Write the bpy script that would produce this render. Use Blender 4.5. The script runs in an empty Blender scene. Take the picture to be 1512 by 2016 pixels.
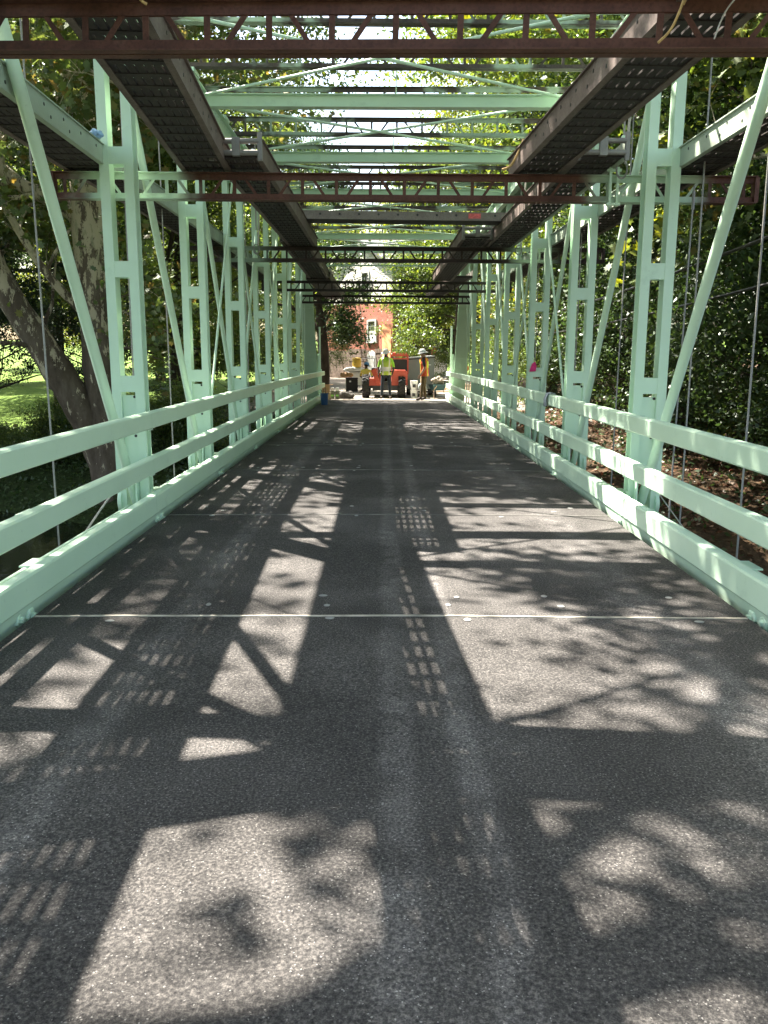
import bpy, bmesh, math, random
import numpy as np
from mathutils import Vector, Matrix, Quaternion
R = math.radians
SC = bpy.context.scene
COL = SC.collection
# ------------------------------------------------------------------ camera
cam_d = bpy.data.cameras.new('camera'); cam = bpy.data.objects.new('camera', cam_d); COL.objects.link(cam)
cam_d.sensor_fit = 'HORIZONTAL'; cam_d.sensor_width = 36.0; cam_d.lens = 36.0 * 1635 / 1512
cam_d.clip_start = 0.05; cam_d.clip_end = 1500
_p, _y, _r = R(10.7), R(-0.03), R(0.22)
_f = Vector((-math.sin(_y) * math.cos(_p), math.cos(_y) * math.cos(_p), -math.sin(_p)))
_rt = Vector((math.cos(_y), math.sin(_y), 0)); _up = _rt.cross(_f)
_r2 = _rt * math.cos(_r) + _up * math.sin(_r); _u2 = _up * math.cos(_r) - _rt * math.sin(_r)
cam.matrix_world = Matrix(((_r2.x, _u2.x, -_f.x, -0.05), (_r2.y, _u2.y, -_f.y, 0), (_r2.z, _u2.z, -_f.z, 1.51), (0, 0, 0, 1)))
SC.camera = cam
# ------------------------------------------------------------------ world, sun, exposure
SUN = Vector((-0.5, 0.49, 1.0)).normalized()
W = bpy.data.worlds.new('World'); SC.world = W; W.use_nodes = True
nt = W.node_tree; nt.nodes.clear()
sky = nt.nodes.new('ShaderNodeTexSky'); sky.sky_type = 'NISHITA'; sky.sun_disc = False
sky.sun_elevation = math.asin(SUN.z); sky.sun_rotation = math.atan2(SUN.x, SUN.y) % (2 * math.pi)
sky.air_density = 1.3; sky.dust_density = 3.0; sky.ozone_density = 0.8
bg = nt.nodes.new('ShaderNodeBackground'); bg.inputs['Strength'].default_value = 0.075
wo = nt.nodes.new('ShaderNodeOutputWorld')
nt.links.new(sky.outputs[0], bg.inputs[0]); nt.links.new(bg.outputs[0], wo.inputs[0])
sl = bpy.data.lights.new('sun', 'SUN'); sl.energy = 5.0; sl.angle = R(0.53); sl.color = (1.0, 0.93, 0.82)
so = bpy.data.objects.new('sun', sl); COL.objects.link(so); so.location = SUN * 60
so.rotation_euler = (-SUN).to_track_quat('-Z', 'Y').to_euler()
SC.view_settings.view_transform = 'Standard'; SC.view_settings.look = 'None'
SC.view_settings.gamma = 1.0; SC.view_settings.use_curve_mapping = False
SC.view_settings.exposure = 2.8
SC.render.engine = 'CYCLES'
SC.cycles.max_bounces = 6; SC.cycles.diffuse_bounces = 3; SC.cycles.transmission_bounces = 3
SC.cycles.use_denoising = True
SC.cycles.sample_clamp_indirect = 6

# ------------------------------------------------------------------ material helpers
def mat(name):
    m = bpy.data.materials.new(name); m.use_nodes = True
    t = m.node_tree; b = t.nodes['Principled BSDF']
    return m, t, b
def N(t, typ, **kw):
    n = t.nodes.new(typ)
    for k, v in kw.items():
        if hasattr(n, k): setattr(n, k, v)
        else: n.inputs[k].default_value = v
    return n
def ramp(t, fac, stops):
    n = t.nodes.new('ShaderNodeValToRGB'); e = n.color_ramp.elements
    while len(e) < len(stops): e.new(0.5)
    for i, (p, c) in enumerate(stops):
        e[i].position = p; e[i].color = (*c, 1) if len(c) == 3 else c
    t.links.new(fac, n.inputs[0]); return n.outputs[0]
def g(v): return (v, v, v)
def mixc(t, fac, a, b):
    n = t.nodes.new('ShaderNodeMix'); n.data_type = 'RGBA'
    for s, v in ((0, fac), (6, a), (7, b)):
        if isinstance(v, bpy.types.NodeSocket): t.links.new(v, n.inputs[s])
        elif isinstance(v, tuple): n.inputs[s].default_value = (*v, 1)
        else: n.inputs[s].default_value = v
    return n.outputs[2]
def noise(t, scale, detail=4, vec=None, rough=0.55):
    n = N(t, 'ShaderNodeTexNoise'); n.inputs['Scale'].default_value = scale
    n.inputs['Detail'].default_value = detail; n.inputs['Roughness'].default_value = rough
    if vec is not None: t.links.new(vec, n.inputs['Vector'])
    return n.outputs['Fac']
def coord(t, kind='Object'):
    return t.nodes.new('ShaderNodeTexCoord').outputs[kind]
def gpos(t):
    return t.nodes.new('ShaderNodeNewGeometry').outputs['Position']
def math_(t, op, a, b=None, c=None):
    n = t.nodes.new('ShaderNodeMath'); n.operation = op
    for i, v in enumerate((a, b, c)):
        if v is None: continue
        if isinstance(v, bpy.types.NodeSocket): t.links.new(v, n.inputs[i])
        else: n.inputs[i].default_value = v
    return n.outputs[0]
def mrange(t, v, a, b, c=0.0, d=1.0):
    n = t.nodes.new('ShaderNodeMapRange'); t.links.new(v, n.inputs[0])
    for i, x in enumerate((a, b, c, d)): n.inputs[i + 1].default_value = x
    n.interpolation_type = 'SMOOTHSTEP'; return n.outputs[0]
def bump(t, b, h, strength=0.3, dist=0.01):
    n = t.nodes.new('ShaderNodeBump'); n.inputs['Strength'].default_value = strength; n.inputs['Distance'].default_value = dist
    t.links.new(h, n.inputs['Height']); t.links.new(n.outputs[0], b.inputs['Normal'])
def simple(name, col, rough=0.6, var=0.25, scale=6, metal=0.0, spec=0.5, bmp=0.0):
    m, t, b = mat(name)
    f = noise(t, scale, 5, coord(t))
    c = ramp(t, f, [(0.25, tuple(x * (1 - var) for x in col)), (0.75, tuple(min(1, x * (1 + var)) for x in col))])
    t.links.new(c, b.inputs['Base Color']); b.inputs['Roughness'].default_value = rough; b.inputs['Metallic'].default_value = metal
    b.inputs['Specular IOR Level'].default_value = spec
    if bmp: bump(t, b, noise(t, scale * 6, 3, coord(t)), bmp, 0.01)
    return m
M = {}
MINT = (0.58, 0.76, 0.59)
def mk_mint():
    m, t, b = mat('mint_paint'); p = gpos(t)
    f = noise(t, 1.7, 5, p); f2 = noise(t, 22, 4, p)
    c = ramp(t, f, [(0.3, (0.555, 0.735, 0.565)), (0.7, (0.605, 0.785, 0.615))])
    dirt = ramp(t, f2, [(0.66, g(0)), (0.80, g(0.35))])
    c = mixc(t, dirt, c, (0.25, 0.36, 0.27))
    sm = noise(t, 3.3, 6, p, 0.7); st = ramp(t, sm, [(0.60, g(0)), (0.74, g(0.30))])
    c = mixc(t, st, c, (0.28, 0.42, 0.31))
    t.links.new(c, b.inputs['Base Color']); b.inputs['Roughness'].default_value = 0.42
    bump(t, b, noise(t, 60, 3, p), 0.06, 0.004)
    return m
M['mint'] = mk_mint()
def mk_rust(name, a, bcol, c3, over=None):
    m, t, b = mat(name); p = gpos(t)
    f = noise(t, 4, 6, p, 0.65); f2 = noise(t, 55, 3, p)
    c = ramp(t, f, [(0.28, a), (0.52, bcol), (0.78, c3)])
    c = mixc(t, ramp(t, f2, [(0.45, g(0)), (0.7, g(0.45))]), c, tuple(x * 0.5 for x in a))
    if over:   # mint overspray close to the painted truss
        sp = t.nodes.new('ShaderNodeSeparateXYZ'); t.links.new(p, sp.inputs[0])
        ax = math_(t, 'ABSOLUTE', sp.outputs[0])
        d = math_(t, 'ABSOLUTE', math_(t, 'SUBTRACT', ax, over[0]))
        d = math_(t, 'ADD', d, math_(t, 'MULTIPLY', math_(t, 'SUBTRACT', noise(t, 1.6, 4, p), 0.5), over[2]))
        k = mrange(t, d, over[1], over[1] + 0.35, over[3], 0.0)
        c = mixc(t, k, c, MINT)
    t.links.new(c, b.inputs['Base Color']); b.inputs['Roughness'].default_value = 0.72
    b.inputs['Specular IOR Level'].default_value = 0.35
    bump(t, b, f2, 0.25, 0.004)
    return m
RA, RB, RC = (0.055, 0.024, 0.018), (0.115, 0.047, 0.034), (0.155, 0.075, 0.055)
M['rust'] = mk_rust('rusty_joist_steel', RA, RB, RC, (2.45, 0.32, 0.9, 0.92))
M['rust_plain'] = mk_rust('rusty_joist_plain', RA, RB, RC)
M['rust_dark'] = mk_rust('dark_joist_steel', (0.022, 0.014, 0.012), (0.042, 0.025, 0.02), (0.065, 0.042, 0.034), (2.45, 0.2, 0.6, 0.5))
M['rust_up'] = mk_rust('weathered_joist_steel', (0.045, 0.036, 0.032), (0.085, 0.066, 0.058), (0.13, 0.112, 0.10), (1.5, 0.25, 3.6, 0.5))
M['plank'] = mk_rust('walkway_steel', (0.022, 0.017, 0.015), (0.036, 0.028, 0.025), (0.06, 0.048, 0.042))
M['plank_side'] = mk_rust('walkway_side_steel', (0.10, 0.072, 0.062), (0.16, 0.12, 0.105), (0.22, 0.18, 0.16), (2.45, 0.2, 0.35, 0.5))
M['plank_pale'] = mk_rust('galvanised_plank_steel', (0.13, 0.105, 0.095), (0.19, 0.16, 0.145), (0.25, 0.215, 0.20))
M['alu'] = simple('dull_tube_steel', (0.20, 0.185, 0.175), 0.5, 0.25, 9, 0.3)
M['cable'] = simple('steel_cable', (0.28, 0.27, 0.26), 0.55, 0.2, 30, 0.2)
M['blackcable'] = simple('black_cable', (0.012, 0.012, 0.013), 0.5, 0.2, 5)
M['rope'] = simple('manila_rope', (0.46, 0.30, 0.12), 0.85, 0.25, 40)
M['whiterope'] = simple('pale_rope', (0.45, 0.42, 0.38), 0.8, 0.2, 40)
def mk_asphalt():
    m, t, b = mat('asphalt'); p = gpos(t)
    n1 = noise(t, 260, 2, p, 0.6); n2 = noise(t, 95, 3, p, 0.7); n3 = noise(t, 0.9, 5, p); n4 = noise(t, 7, 4, p)
    v = N(t, 'ShaderNodeTexVoronoi'); v.inputs['Scale'].default_value = 230; t.links.new(p, v.inputs['Vector'])
    base = ramp(t, n2, [(0.30, (0.024, 0.023, 0.024)), (0.5, (0.070, 0.066, 0.064)), (0.72, (0.175, 0.162, 0.152))])
    sc = t.nodes.new('ShaderNodeSeparateColor'); t.links.new(v.outputs['Color'], sc.inputs[0])
    spark = math_(t, 'GREATER_THAN', sc.outputs[0], 0.985)
    c = mixc(t, math_(t, 'MULTIPLY', spark, 0.5), base, (0.42, 0.40, 0.38))
    worn = ramp(t, n3, [(0.42, g(0.72)), (0.62, g(1.12))])
    mm = t.nodes.new('ShaderNodeMix'); mm.data_type = 'RGBA'; mm.blend_type = 'MULTIPLY'; mm.inputs[0].default_value = 1
    t.links.new(c, mm.inputs[6]); t.links.new(worn, mm.inputs[7])
    # dusty wheel paths running along the deck
    sp = t.nodes.new('ShaderNodeSeparateXYZ'); t.links.new(p, sp.inputs[0])
    tr = None
    for x0, w in ((0.0, 0.10), (0.29, 0.09), (-1.25, 0.12), (1.55, 0.22)):
        d = math_(t, 'ABSOLUTE', math_(t, 'SUBTRACT', math_(t, 'ADD', sp.outputs[0], math_(t, 'MULTIPLY', n3, 0.15)), x0 + 0.075))
        k = mrange(t, d, w * 0.3, w, 1.0, 0.0)
        tr = k if tr is None else math_(t, 'MAXIMUM', tr, k)
    tr = math_(t, 'MULTIPLY', tr, ramp(t, n4, [(0.34, g(0.1)), (0.68, g(0.7))]))
    dm = t.nodes.new('ShaderNodeMix'); dm.data_type = 'RGBA'; dm.blend_type = 'MULTIPLY'; dm.inputs[0].default_value = 1; t.links.new(mm.outputs[2], dm.inputs[6]); dm.inputs[7].default_value = (2.1, 2.1, 2.12, 1)
    c = mixc(t, tr, mm.outputs[2], dm.outputs[2])
    t.links.new(c, b.inputs['Base Color'])
    b.inputs['Roughness'].default_value = 0.95; b.inputs['Specular IOR Level'].default_value = 0.12
    h = math_(t, 'ADD', n2, math_(t, 'MULTIPLY', n1, 0.6)); bump(t, b, h, 0.75, 0.006)
    return m
M['asphalt'] = mk_asphalt()
M['joint'] = simple('joint_sealant', (0.40, 0.36, 0.30), 0.8, 0.5, 9)
M['joint_old'] = simple('dirty_joint_sealant', (0.16, 0.15, 0.135), 0.85, 0.6, 7)
M['stud'] = simple('deck_plug', (0.24, 0.24, 0.23), 0.7, 0.2, 30)
def mk_leaf(name, cols, trans):
    m = bpy.data.materials.new(name); m.use_nodes = True; t = m.node_tree; t.nodes.clear()
    o = t.nodes.new('ShaderNodeOutputMaterial'); geo = t.nodes.new('ShaderNodeNewGeometry')
    c = ramp(t, geo.outputs['Random Per Island'], [(i / max(1, len(cols) - 1), k) for i, k in enumerate(cols)])
    d = t.nodes.new('ShaderNodeBsdfDiffuse'); tl = t.nodes.new('ShaderNodeBsdfTranslucent'); gl = t.nodes.new('ShaderNodeBsdfGlossy')
    gl.inputs['Roughness'].default_value = 0.45; gl.inputs['Color'].default_value = (0.8, 0.85, 0.8, 1)
    t.links.new(c, d.inputs[0])
    hs = t.nodes.new('ShaderNodeHueSaturation'); hs.inputs['Hue'].default_value = 0.475; hs.inputs['Saturation'].default_value = 1.15; hs.inputs['Value'].default_value = 1.9
    t.links.new(c, hs.inputs['Color']); t.links.new(hs.outputs[0], tl.inputs[0])
    m1 = t.nodes.new('ShaderNodeMixShader'); m1.inputs[0].default_value = trans
    t.links.new(d.outputs[0], m1.inputs[1]); t.links.new(tl.outputs[0], m1.inputs[2])
    m2 = t.nodes.new('ShaderNodeMixShader'); m2.inputs[0].default_value = 0.06
    t.links.new(m1.outputs[0], m2.inputs[1]); t.links.new(gl.outputs[0], m2.inputs[2])
    t.links.new(m2.outputs[0], o.inputs[0]); return m
M['leaf'] = mk_leaf('leaf_green', [(0.038, 0.075, 0.016), (0.06, 0.105, 0.022), (0.085, 0.135, 0.028), (0.12, 0.155, 0.03), (0.06, 0.11, 0.03)], 0.42)
M['leaf_dark'] = mk_leaf('leaf_dark_green', [(0.02, 0.046, 0.014), (0.032, 0.064, 0.019), (0.05, 0.088, 0.024), (0.036, 0.066, 0.024)], 0.34)
M['leaf_yellow'] = mk_leaf('leaf_yellow_green', [(0.075, 0.125, 0.022), (0.11, 0.16, 0.025), (0.17, 0.19, 0.028), (0.085, 0.13, 0.03), (0.22, 0.19, 0.03)], 0.45)
M['leaf_syc'] = mk_leaf('leaf_sycamore', [(0.05, 0.085, 0.025), (0.075, 0.115, 0.03), (0.1, 0.14, 0.035), (0.07, 0.11, 0.035), (0.17, 0.13, 0.035)], 0.38)
M['leaf_dry'] = mk_leaf('leaf_fallen', [(0.12, 0.055, 0.03), (0.18, 0.09, 0.05), (0.09, 0.045, 0.028), (0.22, 0.14, 0.08)], 0.1)
M['needle'] = mk_leaf('needle_dark', [(0.012, 0.026, 0.012), (0.02, 0.038, 0.016), (0.028, 0.05, 0.02)], 0.12)
def mk_bark(name, a, b_, c_, scale, patches=None):
    m, t, b = mat(name); p = coord(t)
    mp = t.nodes.new('ShaderNodeMapping'); mp.inputs['Scale'].default_value = (1, 1, 0.35); t.links.new(p, mp.inputs[0])
    f = noise(t, scale, 6, mp.outputs[0], 0.7); fine = noise(t, scale * 7, 4, mp.outputs[0])
    c = ramp(t, f, [(0.3, a), (0.5, b_), (0.72, c_)])
    if patches:
        sp = t.nodes.new('ShaderNodeSeparateXYZ'); t.links.new(p, sp.inputs[0])
        q = noise(t, 4.6, 6, mp.outputs[0], 0.74)
        hi = mrange(t, sp.outputs[2], 1.0, 9.5, -0.10, 0.11)
        q = math_(t, 'ADD', q, hi)
        k = ramp(t, q, [(0.50, g(0)), (0.525, g(1))])
        c = mixc(t, k, c, patches)
        k2 = ramp(t, math_(t, 'ADD', noise(t, 7.5, 4, mp.outputs[0], 0.7), hi), [(0.60, g(0)), (0.625, g(0.8))])
        c = mixc(t, k2, c, (0.30, 0.29, 0.20))
    t.links.new(c, b.inputs['Base Color']); b.inputs['Roughness'].default_value = 0.9; b.inputs['Specular IOR Level'].default_value = 0.2
    bump(t, b, math_(t, 'ADD', f, math_(t, 'MULTIPLY', fine, 0.5)), 0.6, 0.03)
    return m
M['bark'] = mk_bark('bark_dark', (0.025, 0.02, 0.016), (0.055, 0.043, 0.034), (0.095, 0.08, 0.065), 5)
M['bark_syc'] = mk_bark('bark_sycamore', (0.06, 0.045, 0.035), (0.11, 0.085, 0.066), (0.17, 0.14, 0.11), 4, (0.46, 0.40, 0.30))
M['twig'] = simple('twig_wood', (0.10, 0.075, 0.055), 0.85, 0.3, 8)

# ------------------------------------------------------------------ mesh helpers
class MB:
    def __init__(s): s.v = []; s.f = []; s.mi = []
    def add(s, vs, fs, mi=0):
        o = len(s.v); s.v += [tuple(v) for v in vs]; s.f += [tuple(i + o for i in f) for f in fs]; s.mi += [mi] * len(fs); return s
    def box(s, c, d, rot=None, mi=0):
        x, y, z = (k / 2 for k in d)
        vs = [Vector(p) for p in ((-x, -y, -z), (x, -y, -z), (x, y, -z), (-x, y, -z), (-x, -y, z), (x, -y, z), (x, y, z), (-x, y, z))]
        if rot is not None: vs = [rot @ v for v in vs]
        return s.add([v + Vector(c) for v in vs], [(0, 3, 2, 1), (4, 5, 6, 7), (0, 1, 5, 4), (1, 2, 6, 5), (2, 3, 7, 6), (3, 0, 4, 7)], mi)
    def b2(s, lo, hi, mi=0):
        return s.box([(a + b) / 2 for a, b in zip(lo, hi)], [b - a for a, b in zip(lo, hi)], None, mi)
    def sweep(s, prof, pts, up=(0, 0, 1), mi=0, cap=True, scales=None):
        """closed 2D profile [(side, up)] swept along pts"""
        pts = [Vector(p) for p in pts]; n = len(prof); rings = []
        for i, p in enumerate(pts):
            d = (pts[min(i + 1, len(pts) - 1)] - pts[max(i - 1, 0)]).normalized()
            u = Vector(up)
            if abs(d.dot(u)) > 0.99: u = Vector((0, 1, 0))
            r = d.cross(u).normalized(); u = r.cross(d).normalized(); k = 1 if scales is None else scales[i]
            rings.append([p + r * a * k + u * b * k for a, b in prof])
        o = [v for rg in rings for v in rg]; fs = []
        for i in range(len(pts) - 1):
            for j in range(n):
                k = (j + 1) % n; fs.append((i * n + j, i * n + k, (i + 1) * n + k, (i + 1) * n + j))
        if cap: fs += [tuple(range(n - 1, -1, -1)), tuple((len(pts) - 1) * n + j for j in range(n))]
        return s.add(o, fs, mi)
    def bar(s, p, q, w, h, up=(0, 0, 1), c=0.0, mi=0):
        w /= 2; h /= 2
        if c: pr = [(-w + c, -h), (w - c, -h), (w, -h + c), (w, h - c), (w - c, h), (-w + c, h), (-w, h - c), (-w, -h + c)]
        else: pr = [(-w, -h), (w, -h), (w, h), (-w, h)]
        return s.sweep(pr, [p, q], up, mi)
    def tube(s, pts, r, n=8, mi=0, cap=True):
        rr = r if isinstance(r, (list, tuple)) else [r] * len(pts)
        pr = [(math.cos(2 * math.pi * i / n), math.sin(2 * math.pi * i / n)) for i in range(n)]
        return s.sweep(pr, pts, (0, 0, 1), mi, cap, rr)
    def lathe(s, prof, c=(0, 0, 0), n=16, axis='z', mi=0):
        vs = []
        for r, z in prof:
            for i in range(n):
                a = 2 * math.pi * i / n; x, y = r * math.cos(a), r * math.sin(a)
                p = {'z': (x, y, z), 'x': (z, x, y), 'y': (x, z, y)}[axis]; vs.append(Vector(p) + Vector(c))
        fs = [(i * n + j, i * n + (j + 1) % n, (i + 1) * n + (j + 1) % n, (i + 1) * n + j) for i in range(len(prof) - 1) for j in range(n)]
        fs += [tuple(range(n - 1, -1, -1)), tuple((len(prof) - 1) * n + j for j in range(n))]
        return s.add(vs, fs, mi)
    def mesh(s, name, mats, smooth=False):
        me = bpy.data.meshes.new(name); me.from_pydata(s.v, [], s.f)
        for m_ in (mats if isinstance(mats, (list, tuple)) else [mats]): me.materials.append(M[m_] if isinstance(m_, str) else m_)
        me.polygons.foreach_set('material_index', s.mi)
        bm = bmesh.new(); bm.from_mesh(me); bmesh.ops.recalc_face_normals(bm, faces=bm.faces); bm.to_mesh(me); bm.free()
        if smooth: me.shade_smooth() if smooth is True else me.shade_smooth()
        if smooth:
            try: me.set_sharp_from_angle(angle=R(38))
            except Exception: pass
        me.update(); return me
    def build(s, name, mats, parent=None, smooth=False):
        return link(name, s.mesh(name, mats, smooth), parent)
def link(name, data, parent=None, loc=None):
    o = bpy.data.objects.new(name, data); COL.objects.link(o)
    if parent is not None: o.parent = parent
    if loc is not None: o.location = loc
    return o
def tag(o, label, cat, group=None):
    o['label'] = label; o['category'] = cat
    if group: o['group'] = group
    return o
def thing(name, label, cat, loc=(0, 0, 0), rz=0.0, group=None):
    o = bpy.data.objects.new(name, None); COL.objects.link(o); o.location = loc; o.rotation_euler = (0, 0, rz); o.empty_display_size = 0.2
    return tag(o, label, cat, group)
def struct(o): o['kind'] = 'structure'; return o
def stuff(o): o['kind'] = 'stuff'; return o
def copy_tree(o, parent=None):
    c = o.copy(); COL.objects.link(c); c.parent = parent
    for ch in list(o.children): copy_tree(ch, c)
    return c
def camber(y): return -0.05 * ((y - 14.4) / 15.0) ** 2
rnd = random.Random(7)

# ================================================================== GROUND
def hgt(x, y):
    d = (y - (9 - 0.6 * x)) / 1.166
    ad = abs(d)
    def ss(a, b, v):
        k = min(1, max(0, (v - a) / (b - a))); return k * k * (3 - 2 * k)
    z = -3.2 + 1.75 * ss(3.6, 7.0, ad) + 1.05 * ss(7, 20, ad)
    if d > 0: z += 0.10 * max(0, x - 9) * ss(5, 12, d) * (1 if x < 45 else 45 / x) + 0.02 * max(0, y - 60)
    z += 0.14 * math.sin(x * 0.9 + y * 0.5) * math.sin(y * 0.8 - x * 0.3) * ss(5, 8, ad)
    cor = 1 - ss(4.2, 8.5, abs(x + (0.06 * (y - 30) if y > 30 else 0)))
    if y > 20: k = cor * ss(29.2, 30.6, y)
    else: k = cor * (1 - ss(-3.2, -1.9, y))
    return z * (1 - k) + (-0.13 + 0.004 * max(0, y - 30)) * k
def axis_pts(lo, a, b, hi, fine):
    out = list(np.arange(a, b, fine)); s = fine; v = a
    left = []
    while v > lo: s *= 1.22; v -= s; left.append(v)
    s = fine; v = b; right = [b]
    while v < hi: s *= 1.22; v += s; right.append(v)
    return left[::-1] + out + right
gx = axis_pts(-400, -26, 26, 400, 0.55); gy = axis_pts(-300, -5, 52, 600, 0.55)
vs = [(x, y, hgt(x, y)) for y in gy for x in gx]; nx = len(gx)
fs = [(j * nx + i, j * nx + i + 1, (j + 1) * nx + i + 1, (j + 1) * nx + i) for j in range(len(gy) - 1) for i in range(nx - 1)]
def mk_ground():
    m, t, b = mat('ground_soil'); p = gpos(t)
    sp = t.nodes.new('ShaderNodeSeparateXYZ'); t.links.new(p, sp.inputs[0]); X, Y, Z = sp.outputs
    n1 = noise(t, 0.7, 5, p); n2 = noise(t, 9, 5, p, 0.7); n3 = noise(t, 45, 3, p, 0.6)
    litter = ramp(t, n2, [(0.3, (0.028, 0.018, 0.012)), (0.5, (0.075, 0.045, 0.028)), (0.7, (0.14, 0.085, 0.055))])
    mossy = ramp(t, n2, [(0.3, (0.012, 0.02, 0.006)), (0.6, (0.04, 0.06, 0.018)), (0.8, (0.07, 0.09, 0.03))])
    left = mrange(t, math_(t, 'ADD', X, math_(t, 'MULTIPLY', n1, 6)), 5.5, 0.0, 0.15, 1.0)
    c = mixc(t, left, litter, mossy)
    grass = ramp(t, noise(t, 3, 6, p, 0.75), [(0.3, (0.07, 0.13, 0.02)), (0.7, (0.15, 0.22, 0.035))])
    lawn = math_(t, 'MULTIPLY', mrange(t, math_(t, 'ADD', Y, math_(t, 'MULTIPLY', n1, 3)), 26.5, 29, 0, 1), mrange(t, math_(t, 'ADD', X, math_(t, 'MULTIPLY', n1, 2)), -5.5, -8, 0, 1))
    c = mixc(t, lawn, c, grass)
    far = mrange(t, Y, 62, 70, 0, 1); c = mixc(t, far, c, grass)
    gravel = ramp(t, math_(t, 'ADD', math_(t, 'MULTIPLY', n2, 0.6), math_(t, 'MULTIPLY', n3, 0.4)), [(0.35, (0.17, 0.15, 0.125)), (0.55, (0.32, 0.285, 0.24)), (0.7, (0.45, 0.41, 0.36))])
    ax = math_(t, 'ABSOLUTE', math_(t, 'ADD', X, math_(t, 'MULTIPLY', math_(t, 'SUBTRACT', n1, 0.5), 2.5)))
    gm = math_(t, 'MULTIPLY', mrange(t, ax, 4.6, 6.2, 1, 0), mrange(t, Y, 29.0, 29.6, 0, 1))
    c = mixc(t, gm, c, gravel)
    t.links.new(c, b.inputs['Base Color']); b.inputs['Roughness'].default_value = 0.95; b.inputs['Specular IOR Level'].default_value = 0.15
    bump(t, b, math_(t, 'ADD', n2, math_(t, 'MULTIPLY', n3, 0.5)), 0.9, 0.06)
    return m
M['ground'] = mk_ground()
mb = MB(); mb.add(vs, fs); ground = struct(mb.build('ground', 'ground', None, True))
def mk_water():
    m, t, b = mat('creek_water'); p = gpos(t)
    b.inputs['Base Color'].default_value = (0.012, 0.014, 0.009, 1); b.inputs['Roughness'].default_value = 0.06
    bump(t, b, noise(t, 2.2, 4, p), 0.25, 0.05); return m
M['water'] = mk_water()
mb = MB(); w = []
for sx in (-60, 60):
    yc = 9 - 0.6 * sx
    w += [(sx, yc - 9, -2.45), (sx, yc + 9, -2.45)]
mb.add(w, [(0, 2, 3, 1)]); struct(mb.build('creek', 'water'))

# ================================================================== BRIDGE DECK
NODE0, PAN = 8.3, 3.06                       # node N1 at Y=8.3
def ny(i): return NODE0 + (i - 1) * PAN       # i = -2 .. 8
DH = 2.14
deck = struct(link('bridge_deck', None)); deck.empty_display_size = 0.2
joints = [-1.75] + [4.755 + PAN * 1.027 * (k) for k in range(-1, 8)] + [29.6]
for a, b_ in zip(joints[:-1], joints[1:]):
    mb = MB(); n = 6; prof_x = [-DH, -DH * 0.5, 0, DH * 0.5, DH]; top = []; 
    for i in range(n + 1):
        y = a + 0.006 + (b_ - a - 0.012) * i / n
        for x in prof_x: top.append((x, y, camber(y) - 0.012 * (x / DH) ** 2))
    k = len(prof_x); fsx = [(i * k + j, i * k + j + 1, (i + 1) * k + j + 1, (i + 1) * k + j) for i in range(n) for j in range(k - 1)]
    low = [(x, y, z - 0.16) for x, y, z in top]; o = len(top)
    fsx += [tuple(q + o for q in reversed(f)) for f in fsx]
    rim = [i * k for i in range(n + 1)], [i * k + k - 1 for i in range(n + 1)]
    for r_ in rim: fsx += [(r_[i], r_[i + 1], r_[i + 1] + o, r_[i] + o) for i in range(n)]
    for e in (0, n * k): fsx += [(e + j, e + j + 1, e + j + 1 + o, e + j + o) for j in range(k - 1)]
    mb.add(top + low, fsx); mb.build('deck_panel', 'asphalt', deck)
for i, y in enumerate(joints[1:-1]):
    mb = MB(); wj = 0.02 if i in (0, 1) else 0.014
    pts = [(x, y + 0.006 * math.sin(x * 3.1 + i) + rnd.uniform(-.003, .003), camber(y) - 0.012 * (x / DH) ** 2 + 0.003) for x in np.linspace(-DH + 0.01, DH - 0.01, 24)]
    mb.sweep([(-wj / 2, -0.03), (wj / 2, -0.03), (wj / 2, 0.002), (-wj / 2, 0.002)], pts); mb.build('joint_strip', 'joint' if i < 2 else 'joint_old', deck)
plug = MB().lathe([(0.001, 0), (0.022, 0), (0.024, 0.002), (0.018, 0.005), (0.001, 0.006)], n=10).mesh('deck_plug', 'stud', True)
for i, y in enumerate(joints[2:7]):
    for x in (-1.75, -1.05, -0.35, 0.35, 1.05, 1.75):
        for dy in (-0.07, 0.22, 0.42):
            if rnd.random() < 0.6:
                yy = y + dy + rnd.uniform(-.03, .03); xx = x + rnd.uniform(-.12, .12)
                o = link('deck_plug', plug, deck, (xx, yy, camber(yy) - 0.012 * (xx / DH) ** 2 + 0.001)); o.scale = (rnd.uniform(.7, 1.3), rnd.uniform(.7, 1.2), 1)

# ================================================================== TRUSS BRIDGE
bridge = thing('truss_bridge', 'mint green steel through-truss bridge with pinned posts and diagonals', 'bridge')
XT = 2.56
CH_LO, CH_HI = 4.55, 4.87
def channel(mb, x, y, z0, z1, sgn, dep=0.155, fl=0.085, tw=0.012, tf=0.014):
    """web in the YZ plane, flanges pointing outwards (sgn)"""
    mb.b2((x - tw / 2, y - dep / 2 + tf, z0), (x + tw / 2, y + dep / 2 - tf, z1))
    for s in (-1, 1):
        ya, yb = sorted((y + s * dep / 2, y + s * (dep / 2 - tf))); xa, xb = sorted((x - sgn * tw / 2, x + sgn * fl)); mb.b2((xa, ya, z0), (xb, yb, z1))
batten = {}
def get_batten(h, wd):
    k = (h, wd)
    if k not in batten: batten[k] = MB().bar((0, 0, -h / 2), (0, 0, h / 2), wd, 0.012, (0, 1, 0), 0.002).mesh('batten_plate', 'mint')
    return batten[k]
nut = MB().lathe([(0.001, -0.03), (0.052, -0.03), (0.058, -0.022), (0.058, 0.022), (0.05, 0.03), (0.026, 0.03), (0.026, 0.055), (0.001, 0.057)], n=6, axis='x').mesh('pin_nut', 'mint')
eye = MB().lathe([(0.03, -0.02), (0.115, -0.02), (0.12, -0.015), (0.12, 0.015), (0.115, 0.02), (0.03, 0.02)], n=20, axis='x').mesh('eyebar_head', 'mint', True)
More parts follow.
